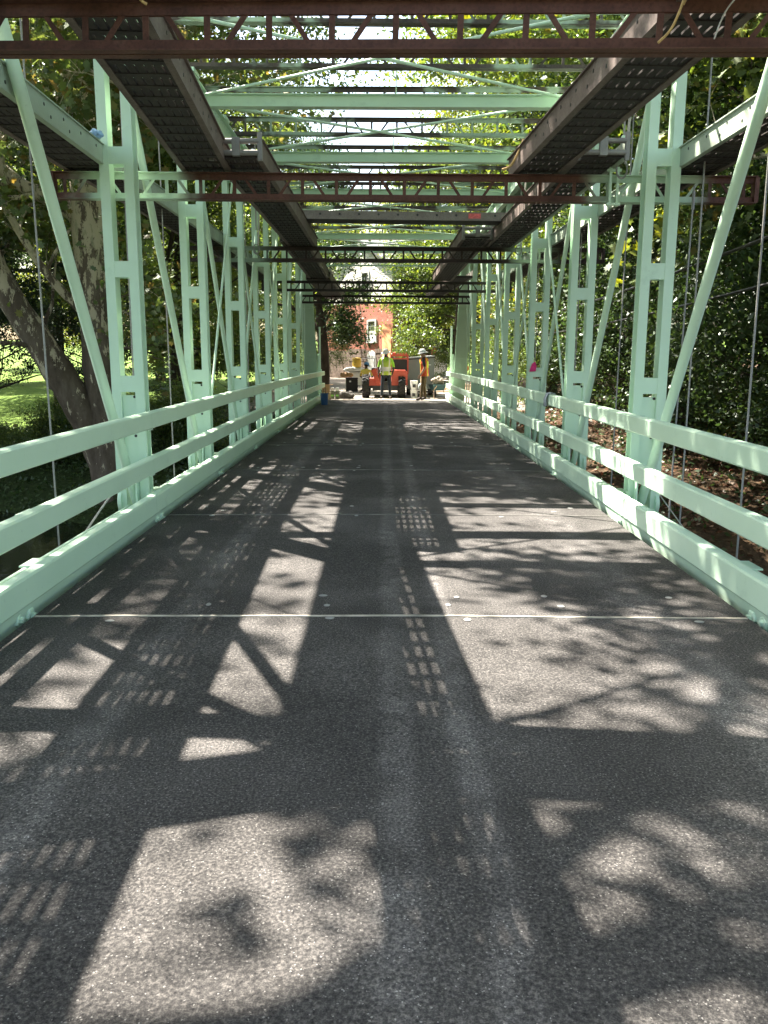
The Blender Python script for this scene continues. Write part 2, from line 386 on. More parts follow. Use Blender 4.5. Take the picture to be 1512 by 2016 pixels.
hole = MB().lathe([(0.001, -0.004), (0.014, -0.004), (0.014, 0.004), (0.001, 0.004)], n=10, axis='y').mesh('bolt_hole', 'blackcable')
HW = 0.075          # half clear distance between the two channel webs
for s in (-1, 1):
    for i in range(0, 8):
        y = ny(i); zb = camber(y); x = s * XT
        if i in (0, 7):      # hip hangers: a pair of slim bars
            mb = MB()
            for dx in (-0.035, 0.035): mb.bar((x + s * 0.06 + dx, y, zb), (x + dx, y, CH_LO + 0.1), 0.03, 0.06, (0, 1, 0), 0.004)
            mb.build('hip_hanger', 'mint', bridge); continue
        mb = MB(); 
        channel(mb, x - HW, y, zb - 0.28, CH_LO + 0.02, -1); channel(mb, x + HW, y, zb - 0.28, CH_LO + 0.02, 1)
        post = mb.build('post', 'mint', bridge)
        for zc, h in ((1.23, 0.155), (2.315, 0.15), (3.34, 0.155), (4.40, 0.2)):
            for f in (-1, 1): link('batten_plate', get_batten(h, 0.29 if False else 0.148), post, (x, y + f * 0.068, zc + zb))
        mb = MB(); mb.b2((x - HW + 0.007, y - 0.045, zb + 0.32), (x + HW - 0.007, y - 0.03, zb + 1.12)); mb.build('filler_plate', 'mint', post)
        link('bolt_hole', hole, post, (x + 0.045, y - 0.047, zb + 0.72)); link('bolt_hole', hole, post, (x + 0.052, y - 0.047, zb + 1.105))
        pl = MB(); pl.b2((x - s * HW - 0.03, y - 0.16, zb - 0.2), (x - s * HW - 0.012, y + 0.16, zb + 0.33)); pl.build('gusset_plate', 'mint', post)
        for xx in (x - s * HW - s * 0.045 - s * 0.03, x + s * HW + s * 0.06):
            o = link('eyebar_head', eye, post, (xx, y, zb + 0.06))
        o = link('pin_nut', nut, post, (x - s * (HW + 0.125), y, zb + 0.06)); o.rotation_euler = (0.3, 0, 0 if s < 0 else math.pi)
    # top chord: riveted box, one length between the hips
    y0, y1 = ny(0), ny(7); tc = MB()
    xi, xo = s * 2.42, s * 2.72
    def plate(xa, xb, za, zb_, m_=tc): m_.b2((min(xa, xb), y0, za), (max(xa, xb), y1, zb_))
    plate(xi, xi + s * 0.014, CH_LO, CH_HI - 0.013); plate(xo, xo - s * 0.014, CH_LO, CH_HI - 0.013); plate(xi - s * 0.05, xo + s * 0.05, CH_HI - 0.012, CH_HI + 0.002)
    plate(xi, xi - s * 0.07, CH_LO, CH_LO + 0.012); plate(xo, xo + s * 0.07, CH_LO, CH_LO + 0.012)
    chord = tc.build('top_chord', 'mint', bridge)
    riv = MB().lathe([(0.016, 0), (0.014, 0.008), (0.006, 0.012), (0.001, 0.013)], n=8, axis='x').mesh('rivet', 'mint', True)
    for k in range(70):
        yy = 7.0 + k * 0.17
        o = link('rivet', riv, chord, (xi - s * 0.0, yy, CH_HI - 0.05)); o.rotation_euler = (0, 0, math.pi if s > 0 else 0)
    for k in range(11):   # stay plates under the box
        yy = ny(0) + k * 2.4 + 0.5
        if yy < y1 - .2: MB().b2((min(xi, xo) - .04, yy - .1, CH_LO - 0.012), (max(xi, xo) + .04, yy + .1, CH_LO - 0.002)).build('stay_plate', 'mint', chord)
    # inclined end posts
    for ya, yb in ((ny(0), ny(-1)), (ny(7), ny(8))):
        sg = 1 if yb > ya else -1; mb = MB(); zb = camber(yb)
        pa, pb = Vector((s * XT, ya, CH_HI - 0.16)), Vector((s * XT, yb, zb - 0.1))
        d = (pb - pa).normalized(); nn = Vector((0, d.z, -d.y)); nn = nn if nn.z > 0 else -nn
        mb.bar(pa + nn * 0.15, pb + nn * 0.15, 0.40, 0.014, nn)
        for dx in (-0.14, 0.14): mb.bar(pa + Vector((dx, 0, 0)), pb + Vector((dx, 0, 0)), 0.014, 0.285, nn)
        for dx in (-0.175, 0.175): mb.bar(pa + Vector((dx, 0, 0)) - nn * 0.143, pb + Vector((dx, 0, 0)) - nn * 0.143, 0.07, 0.012, nn)
        ep = mb.build('end_post', 'mint', bridge)
        for k in range(3):
            c0, c1 = pa.lerp(pb, 0.02 + k * 0.32), pa.lerp(pb, 0.02 + (k + 1) * 0.32 - 0.002); b2 = MB(); b2.bar(c0 - nn * 0.155, c1 - nn * 0.155, 0.40, 0.01, nn); b2.build('cover_plate', 'mint', ep)
    # bottom chord eyebars
    for i in range(-1, 8):
        for dx in (0.06, -0.13): 
            MB().bar((s * (XT + dx), ny(i), camber(ny(i)) - 0.03), (s * (XT + dx), ny(i + 1), camber(ny(i + 1)) - 0.03), 0.028, 0.1, (0, 0, 1), 0.004).build('eyebar', 'mint', bridge)
    # diagonals
    def diag(i, j, r, dx=0.0, nm='diagonal_bar', flat=1.0):
        a = Vector((s * (XT + dx), ny(i), CH_LO + 0.12)); b_ = Vector((s * (XT + dx), ny(j), camber(ny(j)) + 0.06))
        pr = [(math.cos(t_) * r * flat, math.sin(t_) * r) for t_ in [2 * math.pi * q / 16 for q in range(16)]]
        MB().sweep(pr, [a, b_]).build(nm, 'mint', bridge, True)
    for i, j, r in ((0, 1, 0.055), (1, 2, 0.048), (2, 3, 0.040), (3, 4, 0.028), (4, 3, 0.028), (5, 4, 0.040), (6, 5, 0.048), (7, 6, 0.055)):
        diag(i, j, r, 0.0, 'diagonal_bar', 0.8)
    for i, j in ((3, 2), (4, 5)): diag(i, j, 0.018, -0.05, 'counter_rod')
# floor beams
for i in range(-1, 9):
    y = ny(i); z = camber(y) - 0.62; mb = MB()
    mb.b2((-2.75, y - 0.006, z + 0.014), (2.75, y + 0.006, z + 0.386))
    mb.b2((-2.75, y - 0.09, z), (2.75, y + 0.09, z + 0.013)); mb.b2((-2.75, y - 0.09, z + 0.387), (2.75, y + 0.09, z + 0.4))
    mb.build('floor_beam', 'mint', bridge)
for x in np.linspace(-1.9, 1.9, 6):
    mb = MB(); pts = [(x, y, camber(y) - 0.195) for y in np.linspace(-1.6, 29.5, 9)]
    mb.sweep([(-0.05, -0.02), (0.05, -0.02), (0.05, 0.02), (-0.05, 0.02)], pts); mb.build('stringer', 'mint', bridge)
# cross struts, sway rods and laterals at top chord level
for i in range(0, 8):
    y = ny(i); zl = 4.60; mb = MB(); hh = 0.155 if i < 7 else 0.2
    mb.b2((-2.42, y - 0.006, zl + 0.011), (2.42, y + 0.006, zl + hh - 0.011)); 
    for z in (zl, zl + hh - 0.01): mb.b2((-2.42, y - 0.075, z), (2.42, y + 0.075, z + 0.01))
    st = mb.build('cross_strut', 'mint', bridge)
    for s in (-1, 1): MB().b2((min(s * 2.36, s * 2.415), y - 0.1, zl - 0.05), (max(s * 2.36, s * 2.415), y + 0.1, zl - 0.003)).build('seat_angle', 'mint', st)
    MB().tube([(0.09, y, zl + hh), (0.09, y, zl + hh + 0.42)], 0.007, 6).build('sag_rod', 'mint', st)
    if i < 7:
        y2 = ny(i + 1)
        for s in (-1, 1):
            zr = 4.70 + 0.02 * s
            p, q = Vector((s * 2.38, y + 0.08, zr)), Vector((-s * 2.38, y2 - 0.08, zr))
            rod = MB().tube([p, q], 0.0175, 10).build('lateral_rod', 'mint', bridge, True)
            a, b_ = p.lerp(q, 0.075), p.lerp(q, 0.13); MB().tube([a, b_], 0.030, 10).build('turnbuckle', 'mint', rod, True)
            a = p.lerp(q, 0.02); MB().tube([p, a], 0.028, 8).build('clevis', 'mint', rod, True)
# portal at each hip: lattice strut, curved knee braces and a scroll ornament
def arc(c, r, a0, a1, n=14, flip=1): return [(c[0] + flip * r * math.cos(a0 + (a1 - a0) * k / n), c[1], c[2] + r * math.sin(a0 + (a1 - a0) * k / n)) for k in range(n + 1)]
for yp, ysl in ((ny(7) + 0.33, 1), (ny(0) - 0.33, -1)):
    mb = MB()
    mb.bar((-2.45, yp, 4.40), (2.45, yp, 4.40), 0.07, 0.07); mb.bar((-2.45, yp, 4.02 + .24), (2.45, yp, 4.02 + .24), 0.02, 0.05)
    po = mb.build('portal_strut', 'mint', bridge)
    for k in range(-11, 12):
        l = MB(); l.bar((k * 0.2 - .09, yp, 4.27), (k * 0.2 + .09, yp, 4.39), 0.012, 0.02); l.build('lattice_bar', 'mint', po)
    for s in (-1, 1):
        kb = MB(); c = (s * 1.55, yp, 3.50)
        kb.tube([(s * (2.40 - 0.75 * (1 - math.cos(t_))), yp + 0.0, 3.55 + 0.70 * math.sin(t_)) for t_ in np.linspace(0, math.pi / 2, 14)], 0.022, 6)
        kb.tube(arc((s * 2.2, yp, 4.05), 0.13, 0, 2 * math.pi, 16), 0.012, 6, cap=False)
        kb.tube(arc((s * 1.95, yp, 4.15), 0.07, 0, 2 * math.pi, 12), 0.010, 6, cap=False)
        kb.build('knee_brace', 'mint', po, True)
    orn = MB()
    for s in (-1, 1):
        orn.tube([(s * x, yp, z) for x, z in ((0, 3.98), (0.14, 4.0), (0.27, 4.07), (0.36, 4.15), (0.44, 4.12), (0.34, 4.22), (0.24, 4.27))], 0.011, 6)
        orn.tube(arc((s * 0.12, yp, 4.13), 0.085, 0, 2 * math.pi, 14), 0.009, 6, cap=False)
        orn.tube([(s * x, yp, z) for x, z in ((0.0, 4.27), (0.1, 4.18), (0.02, 4.08), (0.1, 4.03))], 0.009, 6)
    orn.build('scroll_ornament', 'mint', po, True)

# ================================================================== GUARD RAILS
segs = [-1.6, 1.65, 7.72, 13.85, 19.95, 26.05, 30.55]
rail_lab = {-1: 'mint green three-bar steel guard rail with the blue bucket by its far end', 1: 'mint green three-bar steel guard rail with a grey rag over its top bar'}
rails = {}
for s in (-1, 1):
    gr = rails[s] = thing('guard_rail', rail_lab[s], 'guard rail', (s * 2.2, 0, 0), 0, 'guard rails along the deck'); gr.location = (0, 0, 0)
    for a, b_ in zip(segs[:-1], segs[1:]):
        ys = np.linspace(a + 0.0015, b_ - 0.0015, 6)
        for zc, h, dp in ((0.915, 0.15, 0.09), (0.49, 0.155, 0.09)):
            c = 0.012; w2, h2 = dp / 2, h / 2
            pr = [(-w2 + c, -h2), (w2 - c, -h2), (w2, -h2 + c), (w2, h2 - c), (w2 - c, h2), (-w2 + c, h2), (-w2, h2 - c), (-w2, -h2 + c)]
            MB().sweep(pr, [(s * (2.2 + dp / 2), y, zc + camber(y)) for y in ys]).build('rail_bar', 'mint', gr)
        pr = [(0, 0.215), (0.068, 0.215), (0.078, 0.205), (0.078, -0.12), (0.062, -0.135), (0.045, -0.13), (0.004, 0.03), (-0.008, 0.045), (-0.008, 0.20)]
        if s > 0: pr2 = [(u, v) for u, v in pr]
        else: pr2 = [(-u, v) for u, v in pr][::-1]
        MB().sweep(pr2, [(s * 2.2, y, camber(y)) for y in ys]).build('kerb_bar', 'mint', gr)
        sp = MB(); yj = b_
        if yj < 30:
            for zc in (0.915, 0.49):
                MB().b2((min(s * 2.215, s * 2.285), yj - 0.08, zc - 0.091 + camber(yj)), (max(s * 2.215, s * 2.285), yj + 0.08, zc - 0.079 + camber(yj))).build('splice_plate', 'mint', gr)
    for i in range(-1, 9):
        y = ny(i) if i < 8 else 30.4; zb = camber(y)
        for z in (0.93, 0.50, 0.16):
            MB().b2((min(s * 2.287, s * 2.43), y + 0.02, z + zb - 0.005), (max(s * 2.287, s * 2.43), y + 0.24, z + zb + 0.006)).build('bracket', 'mint', gr)
        if i < 8:
            for k, (dy, dz, sc_) in enumerate(((-0.35, 0.0, 1), (-0.50, 0.02, 0.8), (-0.28, -0.03, 0.6))):
                o = link('rail_bolt', nut, gr, (s * 2.232, y + dy, zb - 0.055 + dz)); o.scale = (sc_, sc_, sc_); o.rotation_euler = (0.4 * k, 0, 0 if s < 0 else math.pi)
    mb = MB()
    mb.b2((min(s * 2.29, s * 2.36), 30.2, -0.15), (max(s * 2.29, s * 2.36), 30.27, 1.0)); mb.build('rail_post', 'mint', gr)
# slim markers standing by the far end posts
for s in (-1, 1):
    mb = MB(); mb.b2((s * 2.38 - 0.03, 30.6, -0.15), (s * 2.38 + 0.03, 30.66, 2.55 if s > 0 else 2.5)); mb.b2((s * 2.42 - 0.05, 30.665, -0.15), (s * 2.42 + 0.05, 30.70, 1.55))
    tag(mb.build('steel_upright', 'mint'), 'slim mint upright at the far end of the guard rail with the ' + ('rag' if s > 0 else 'blue bucket'), 'upright')

# ================================================================== SUSPENDED SCAFFOLD
def joist(p, q, mats, label, dep=0.25, ch=0.062, pitch=0.165, group='open-web scaffold joists', nweb=None):
    p, q = Vector(p), Vector(q); L = (q - p).length
    t = thing('scaffold_joist', label, 'joist', p, math.atan2(q.y - p.y, q.x - p.x), group)
    t.rotation_euler.y = -math.asin((q.z - p.z) / L)
    for nm, z in (('bottom_chord', 0.0), ('top_chord', dep)):
        mb = MB(); sg = 1 if z == 0 else -1
        for s in (-1, 1):
            ya, yb = (0.006, 0.012) if s > 0 else (-0.012, -0.006)
            mb.b2((0, ya, min(z, z + sg * ch)), (L, yb, max(z, z + sg * ch)))
            mb.b2((0, min(s * 0.0125, s * ch), min(z, z + sg * 0.007)), (L, max(s * 0.0125, s * ch), max(z, z + sg * 0.007)))
        mb.build(nm, mats, t)
    vert = MB().b2((-0.016, -0.0055, 0.02), (0.016, 0.0055, dep - 0.02)).mesh('web_post', mats); 
    dgl = MB(); dgl.bar((0, 0, 0.03), (pitch * 0.82, 0, dep - 0.03), 0.011, 0.026); dg1 = dgl.mesh('web_diagonal', mats)
    dgl = MB(); dgl.bar((0, 0, dep - 0.03), (pitch * 0.82, 0, 0.03), 0.011, 0.026); dg2 = dgl.mesh('web_diagonal', mats)
    n = int(L / (2 * pitch)); off = (L - n * 2 * pitch) / 2
    for k in range(n * 2 + 1):
        x = off + k * pitch
        if k % 1 == 0 and (k % 2 == 0 or True):
            if k % 2 == 0: link('web_post', vert, t, (x, 0, 0))
        if k < n * 2:
            if k % 2 == 0: link('web_diagonal', dg2 if (k // 2) % 2 else dg1, t, (x + pitch * 0.55, 0, 0))
    for x in (0.0, L): 
        MB().b2((x - 0.02, -0.05, 0.008), (x + 0.02, 0.05, dep - 0.008)).build('end_plate', mats, t)
    return t
joist((-3.75, 5.0, 3.13), (3.75, 4.28, 2.94), 'rust_plain', 'rusty brown open-web joist with the yellow rope hanging over it', 0.25, 0.066)
joist((-3.27, 8.52, 2.99), (3.55, 8.52, 2.97), 'rust', 'rusty joist behind the first posts, sprayed mint where it passes them')
joist((-3.45, 14.66, 3.06), (3.66, 14.66, 3.05), 'rust_dark', 'dark open-web joist just past the crossing counter rods')
joist((-3.0, 20.75, 3.02), (3.0, 20.75, 3.0), 'plank', 'dark open-web joist in front of the far portal, holding the short boarded walkway')
joist((-2.75, 25.9, 3.04), (2.75, 25.9, 3.03), 'plank', 'last dark open-web joist before the workers')
for y in (9.55, 10.95, 12.55, 14.1, 15.9, 17.5, 19.1, 20.7, 22.3, 23.9, 25.5):
    x0 = -2.9 + rnd.uniform(-.3, .2); x1 = 3.2 + rnd.uniform(-.4, .5)
    joist((x0, y + rnd.uniform(-.05, .05), 4.93), (x1, y + rnd.uniform(-.05, .05), 4.93), 'rust_up', 'weathered open-web joist laid across the tops of both trusses', 0.27, 0.06, 0.2, 'joists laid on the trusses')
    
SLAT = MB().b2((-0.017, -0.085, 0), (0.017, 0.085, 0.018)).mesh('slat', 'plank')
def walkway(p, q, label, w=0.47, hs=0.175, detail=True, side='plank_side', front=False, group='walkway planks'):
    p, q = Vector(p), Vector(q); L = (q - p).length
    t = thing('walkway_plank', label, 'walkway', p, math.atan2(-(q.x - p.x), q.y - p.y), group)
    t.rotation_euler.x = math.asin((q.z - p.z) / L)
    for s in (-1, 1):
        mb = MB(); x = s * w / 2
        mb.b2((min(x, x - s * 0.008), 0, 0), (max(x, x - s * 0.008), L, hs)); mb.b2((min(x - s * .009, x - s * 0.05), 0, 0), (max(x - s * .009, x - s * 0.05), L, 0.008))
        mb.b2((min(x + s * .001, x + s * 0.02), 0, hs - 0.01), (max(x + s * .001, x + s * 0.02), L, hs - 0.001))
        sr = mb.build('side_rail', side, t)
        k = 0.3
        while k < L - 0.1 and detail:
            for dz in (0.115, 0.055):
                if dz > 0.1 or int(k * 10) % 2: 
                    o = link('rail_hole', WHOLE, sr, (x + s * 0.001, k + (0.0 if dz > .1 else 0.13), dz))
            k += 0.42
    pit, ribw = 0.235, 0.06
    n = int(L / pit); joined = MB()
    RIB = RIBS.setdefault(w, MB().b2((-w / 2 + 0.012, -ribw / 2, -0.004), (w / 2 - 0.012, ribw / 2, 0.045)).mesh('cross_rib', 'plank'))
    for k in range(n + 1):
        yy = 0.04 + k * (L - 0.08) / n
        link('cross_rib', RIB, t, (0, yy, 0.01))
        if k < n:
            ym = yy + (L - 0.08) / n / 2; ns = 7
            for j in range(ns):
                x = -w / 2 + 0.055 + j * (w - 0.11) / (ns - 1)
                if detail: 
                    o = link('slat', SLAT, t, (x, ym, 0.012)); o.scale = ((w - 0.11) / (ns - 1) / 0.034 * 0.75, 1.0, 1)
                else: joined.b2((x - 0.021, ym - 0.087, 0.012), (x + 0.021, ym + 0.087, 0.03))
    if not detail: stuff(joined.build('slats', 'plank', t))
    if front:
        for s in (-1, 1): MB().bar((s * (w / 2 - 0.012), -0.02, -0.02), (s * (w / 2 - 0.012), -0.02, hs + 0.05), 0.045, 0.035, (0, 1, 0), 0.006).build('end_upright', 'alu', t)
        for z in (0.05, 0.15): MB().tube([(-w / 2 + .02, -0.02, z), (w / 2 - .02, -0.02, z)], 0.024, 10).build('end_tube', 'alu', t, True)
        MB().b2((-0.03, -0.05, 0.02), (0.04, 0.006, 0.18)).build('end_clamp', 'alu', t)
    return t
RIBS = {}
WHOLE = MB().lathe([(0.001, -0.002), (0.013, -0.002), (0.013, 0.002), (0.001, 0.002)], n=10, axis='x').mesh('rail_hole', 'blackcable')
ZW = 3.265
walkway((-1.36, 1.0, ZW + 0.14), (-1.80, 8.75, ZW - 0.01), 'dark slotted walkway plank inside the truss under the sycamore, starting above the deck edge')
walkway((-1.42, 8.12, ZW + 0.015), (-1.45, 15.0, ZW + 0.05), 'dark slotted walkway plank with a tubular end, inside the truss under the sycamore', front=True, detail=False)
walkway((-1.55, 14.3, ZW + 0.08), (-1.62, 21.0, ZW + 0.02), 'far slotted walkway plank inside the truss on the sycamore side, before the boarded one', detail=False)
walkway((1.78, 1.0, ZW - 0.06), (1.42, 8.8, ZW - 0.01), 'dark slotted walkway plank with the yellow rope tied to it')
walkway((1.93, 8.05, ZW + 0.015), (1.90, 14.9, ZW + 0.05), 'dark slotted walkway plank whose tubular end hangs beside the mint joist clamp', front=True, detail=False)
walkway((1.42, 13.75, ZW + 0.07), (1.36, 20.95, ZW + 0.02), 'dark slotted walkway plank with a tubular end next to the cross plank', front=True, detail=False)
walkway((1.80, 20.3, ZW + 0.04), (1.52, 27.6, ZW + 0.05), 'farthest slotted walkway plank inside the truss on the wooded side', detail=False)
walkway((-2.72, 1.0, ZW), (-2.93, 8.9, ZW - 0.01), 'slotted walkway plank outside the truss with a crumpled blue bag on its edge')
walkway((-2.95, 8.3, ZW + 0.01), (-2.98, 14.9, ZW + 0.05), 'mint sprayed walkway plank outside the truss beyond the bag', detail=False)
walkway((-2.98, 14.3, ZW + 0.06), (-2.98, 21.0, ZW + 0.02), 'walkway plank outside the truss on the lawn side, third along', detail=False)
walkway((3.02, 1.0, ZW), (2.93, 8.9, ZW - 0.02), 'slotted walkway plank outside the truss below the black overhead cables')
walkway((2.93, 8.3, ZW), (2.95, 14.9, ZW + 0.04), 'mint sprayed walkway plank outside the truss on the wooded side', detail=False)
walkway((2.95, 14.3, ZW + 0.05), (2.95, 21.0, ZW + 0.02), 'walkway plank outside the truss on the wooded side, third along', detail=False)
# boarded plank by the far portal
t = thing('boarded_walkway', 'short walkway with a sagging sheet lid near the far portal', 'walkway', (-1.62, 20.35, ZW), 0)
for k in range(4): MB().b2((-0.27 + k * 0.137, 0, 0), (-0.27 + k * 0.137 + 0.13, 7.0, 0.035)).build('board', 'plank', t)
for s in (-1, 1): MB().b2((min(s * .28, s * .292), 0, 0), (max(s * .28, s * .292), 7.0, 0.19)).build('side_rail', 'plank_side', t)
mb = MB(); mb.sweep([(-0.30, 0.0), (-0.15, -0.03), (0.05, -0.045), (0.2, -0.03), (0.30, 0.01), (0.2, -0.02), (0.05, -0.035), (-0.15, -0.02)], [(0, -0.1, 0.24), (0, 1.6, 0.25)]); mb.build('sheet_lid', 'mint', t)
# cross plank with round holes
t = thing('cross_plank', 'pale punched steel plank lying across both inner walkways', 'plank', (-1.42, 12.75, 3.47), 0)
t.rotation_euler = (0, 0.006, 0.012)
MB().b2((0, 0, 0), (3.15, 0.006, 0.12)).build('side_rail', 'plank_pale', t); MB().b2((0, 0.42, 0), (3.15, 0.426, 0.12)).build('side_rail', 'plank_pale', t)
MB().b2((0, 0.007, 0.0), (3.15, 0.419, 0.012)).build('plank_sheet', 'plank', t)
HO = MB().lathe([(0.001, -0.002), (0.017, -0.002), (0.017, 0.002), (0.001, 0.002)], n=12, axis='y').mesh('round_hole', 'blackcable')
for k in range(11): link('round_hole', HO, t, (0.14 + k * 0.285, -0.001, 0.072))
M['redpaint'] = simple('red_marking', (0.55, 0.10, 0.10), 0.7, 0.4, 30)
MB().b2((2.60, -0.0035, 0.03), (2.78, -0.001, 0.10)).build('paint_mark', 'redpaint', t)
# brackets on the top chord ends
for s in (-1, 1):
    for y in (11.0, 13.05, 14.75, 16.6):
        o = MB().b2((s * 2.46 - 0.1, y - 0.15, CH_HI + 0.006), (s * 2.46 + 0.1, y + 0.15, CH_HI + 0.055)).add([], []).build('joist_seat', 'mint', bridge)
# hanger rods
def rod(x, y, z0, z1, lean=0.0, r=0.0085, nm='hanger_rod', lab='thin grey hanger rod dropping past the outside of the truss', grp='scaffold hanger rods'):
    t = thing(nm, lab, 'rod', (x, y, z0), 0, grp)
    MB().tube([(0, 0, 0), (lean, 0, z1 - z0)], r, 8).build('shaft', 'cable', t, True)
    MB().tube([(0, 0, -0.02), (0.0, 0, 0.10)], r * 1.9, 8).build('sleeve', 'cable', t, True)
    MB().tube([(lean, 0, z1 - z0 - 0.22), (lean, 0, z1 - z0 - 0.05)], r * 1.7, 8).build('coupling', 'cable', t, True)
for s, ys in ((-1, (7.05, 8.75, 10.9, 13.6, 17.2)), (1, (6.65, 8.05, 10.4, 12.9, 16.2))):
    for y in ys: rod(s * (2.85 + 0.03 * math.sin(y)), y, -0.75, 4.95, rnd.uniform(-.04, .04))
rod(-2.62, 8.62, 1.2, 4.5, 0.02, 0.008); rod(2.85, 8.3, -0.6, 3.1, 0.03, 0.009)
# turnbuckle hangers by the inner walkways
for s, y in ((1, 8.35), (-1, 14.5), (1, 14.5)):
    t = thing('turnbuckle_hanger', 'grey turnbuckle hanger with shackle holding the joist ' + {8.35: 'beside the first post', 14.5: 'by the counter rods'}[y], 'hanger', (s * 2.2, y, 3.05), 0, 'turnbuckle hangers')
    MB().tube([(0, 0, 0.30), (0.02, 0, 1.9)], 0.010, 6).build('rod', 'cable', t, True)
    MB().b2((-0.018, -0.018, 0.28), (0.018, 0.018, 0.50)).build('turnbuckle', 'mint', t)
    MB().tube([(0.05 * math.cos(a), 0, 0.20 + 0.08 * math.sin(a)) for a in np.linspace(0, 2 * math.pi, 17)], 0.010, 6, cap=False).build('shackle', 'cable', t, True)
    MB().tube([(0.03, 0, 0.25), (0.12, 0.05, 1.9)], 0.014, 6).build('sling', 'whiterope', t, True)
# mint clamp frame on second joist
t = thing('joist_clamp', 'mint sprayed clamp frame bolted to the joist beside the wooded-side post', 'clamp', (2.12, 8.44, 2.93), 0)
for x in (0, 0.07): MB().b2((x - 0.012, -0.012, 0), (x + 0.012, 0.012, 0.36)).build('clamp_rod', 'mint', t)
for z in (0.02, 0.33): MB().b2((-0.03, -0.02, z - 0.012), (0.10, 0.02, z + 0.012)).build('clamp_plate', 'mint', t)
# ropes
def rope(name, label, pts, r, m='rope', n=40):
    P = [Vector(p) for p in pts]; out = []
    for i in range(len(P) - 1):
        p0, p1, p2, p3 = P[max(i - 1, 0)], P[i], P[i + 1], P[min(i + 2, len(P) - 1)]
        for k in range(8):
            u = k / 8; out.append(0.5 * ((2 * p1) + (p2 - p0) * u + (2 * p0 - 5 * p1 + 4 * p2 - p3) * u * u + (3 * p1 - p0 - 3 * p2 + p3) * u ** 3))
    out.append(P[-1]); o = MB().tube(out, r, 7).build(name, m, None, True); return o
t = thing('yellow_rope', 'frayed yellow rope knotted on the walkway plank and dangling over the joist', 'rope', (1.42, 4.55, 3.3), 0)
for k, pts in enumerate((((-0.02, 0, 0.22), (0.0, -0.10, 0.1), (-0.02, -0.16, -0.05), (-0.08, -0.17, -0.22), (-0.15, -0.18, -0.30)), ((0.02, 0, 0.22), (0.04, -0.10, 0.12), (0.05, -0.14, 0.0), (0.03, -0.15, -0.08)), ((-0.08, 0.0, 0.2), (-0.03, -0.06, 0.14), (0.05, -0.05, 0.17)), ((0.0, -0.02, 0.24), (0.015, -0.12, 0.05), (-0.01, -0.15, -0.06), (-0.03, -0.15, -0.12)), ((-0.05, -0.02, 0.22), (-0.045, -0.10, 0.1), (-0.06, -0.12, 0.02)))):
    o = rope('strand', '', pts, 0.0065); o.parent = t
for nm, lab, pts, mt, rr in (
    ('rope_end', 'short yellow rope end dangling in front of the rusty joist by the sycamore side', ((-1.35, 4.70, 3.45), (-1.33, 4.60, 3.35), (-1.28, 4.57, 3.26), (-1.25, 4.58, 3.24)), 'rope', 0.007),
    ('tie_wire', 'thin pale tie wire curling down from the slotted plank on the wooded side', ((1.72, 4.5, 3.36), (1.70, 4.30, 3.28), (1.56, 4.28, 3.12), (1.50, 4.26, 2.98)), 'whiterope', 0.004),
    ('rope_tuft', 'yellow rope tuft tied where the slotted plank meets the second joist', ((1.25, 8.3, 3.5), (1.2, 8.25, 3.38), (1.12, 8.22, 3.25), (1.05, 8.24, 3.22)), 'rope', 0.012),
    ('loose_rope', 'loose pale rope looped under the guard rail on the lawn side', ((-2.75, 3.8, -1.2), (-2.9, 5.5, -0.75), (-2.87, 7.05, -0.33), (-2.8, 8.3, 0.12), (-2.72, 9.2, 0.35)), 'whiterope', 0.010),
    ('slack_rope', 'slack pale rope hanging behind the lower rails on the wooded side', ((2.75, 8.4, 0.15), (2.9, 7.6, -0.25), (3.0, 6.6, -0.62), (3.05, 5.2, -0.72), (3.0, 3.6, -0.5)), 'whiterope', 0.006)):
    tag(rope(nm, lab, pts, rr, mt), lab, 'rope')
# small things left on the steel
M['bluebag'] = simple('blue_plastic', (0.25, 0.42, 0.62), 0.5, 0.3, 30); M['pink'] = simple('pink_tape', (0.75, 0.03, 0.20), 0.6, 0.15, 20); M['ragcol'] = simple('grey_rag', (0.42, 0.45, 0.52), 0.9, 0.25, 25)
def blob(name, c, rad, m, seed, parent=None, amp=0.35, sub=3):
    bm = bmesh.new(); bmesh.ops.create_icosphere(bm, subdivisions=sub, radius=1.0); rr = random.Random(seed); ph = [rr.uniform(0, 6) for _ in range(6)]
    for v in bm.verts:
        k = 1 + amp * (math.sin(v.co.x * 4 + ph[0]) * math.sin(v.co.y * 5 + ph[1]) + 0.6 * math.sin(v.co.z * 7 + ph[2]) * math.sin(v.co.x * 6 + ph[3]))
        v.co = Vector((v.co.x * rad[0] * k, v.co.y * rad[1] * k, v.co.z * rad[2] * k))
    me = bpy.data.meshes.new(name); bm.to_mesh(me); bm.free(); me.materials.append(M[m]); me.shade_smooth()
    return link(name, me, parent, c)
tag(blob('plastic_bag', (-2.66, 8.0, 3.46), (0.05, 0.07, 0.035), 'bluebag', 3), 'crumpled blue plastic bag on the outer walkway edge by the first post', 'bag')
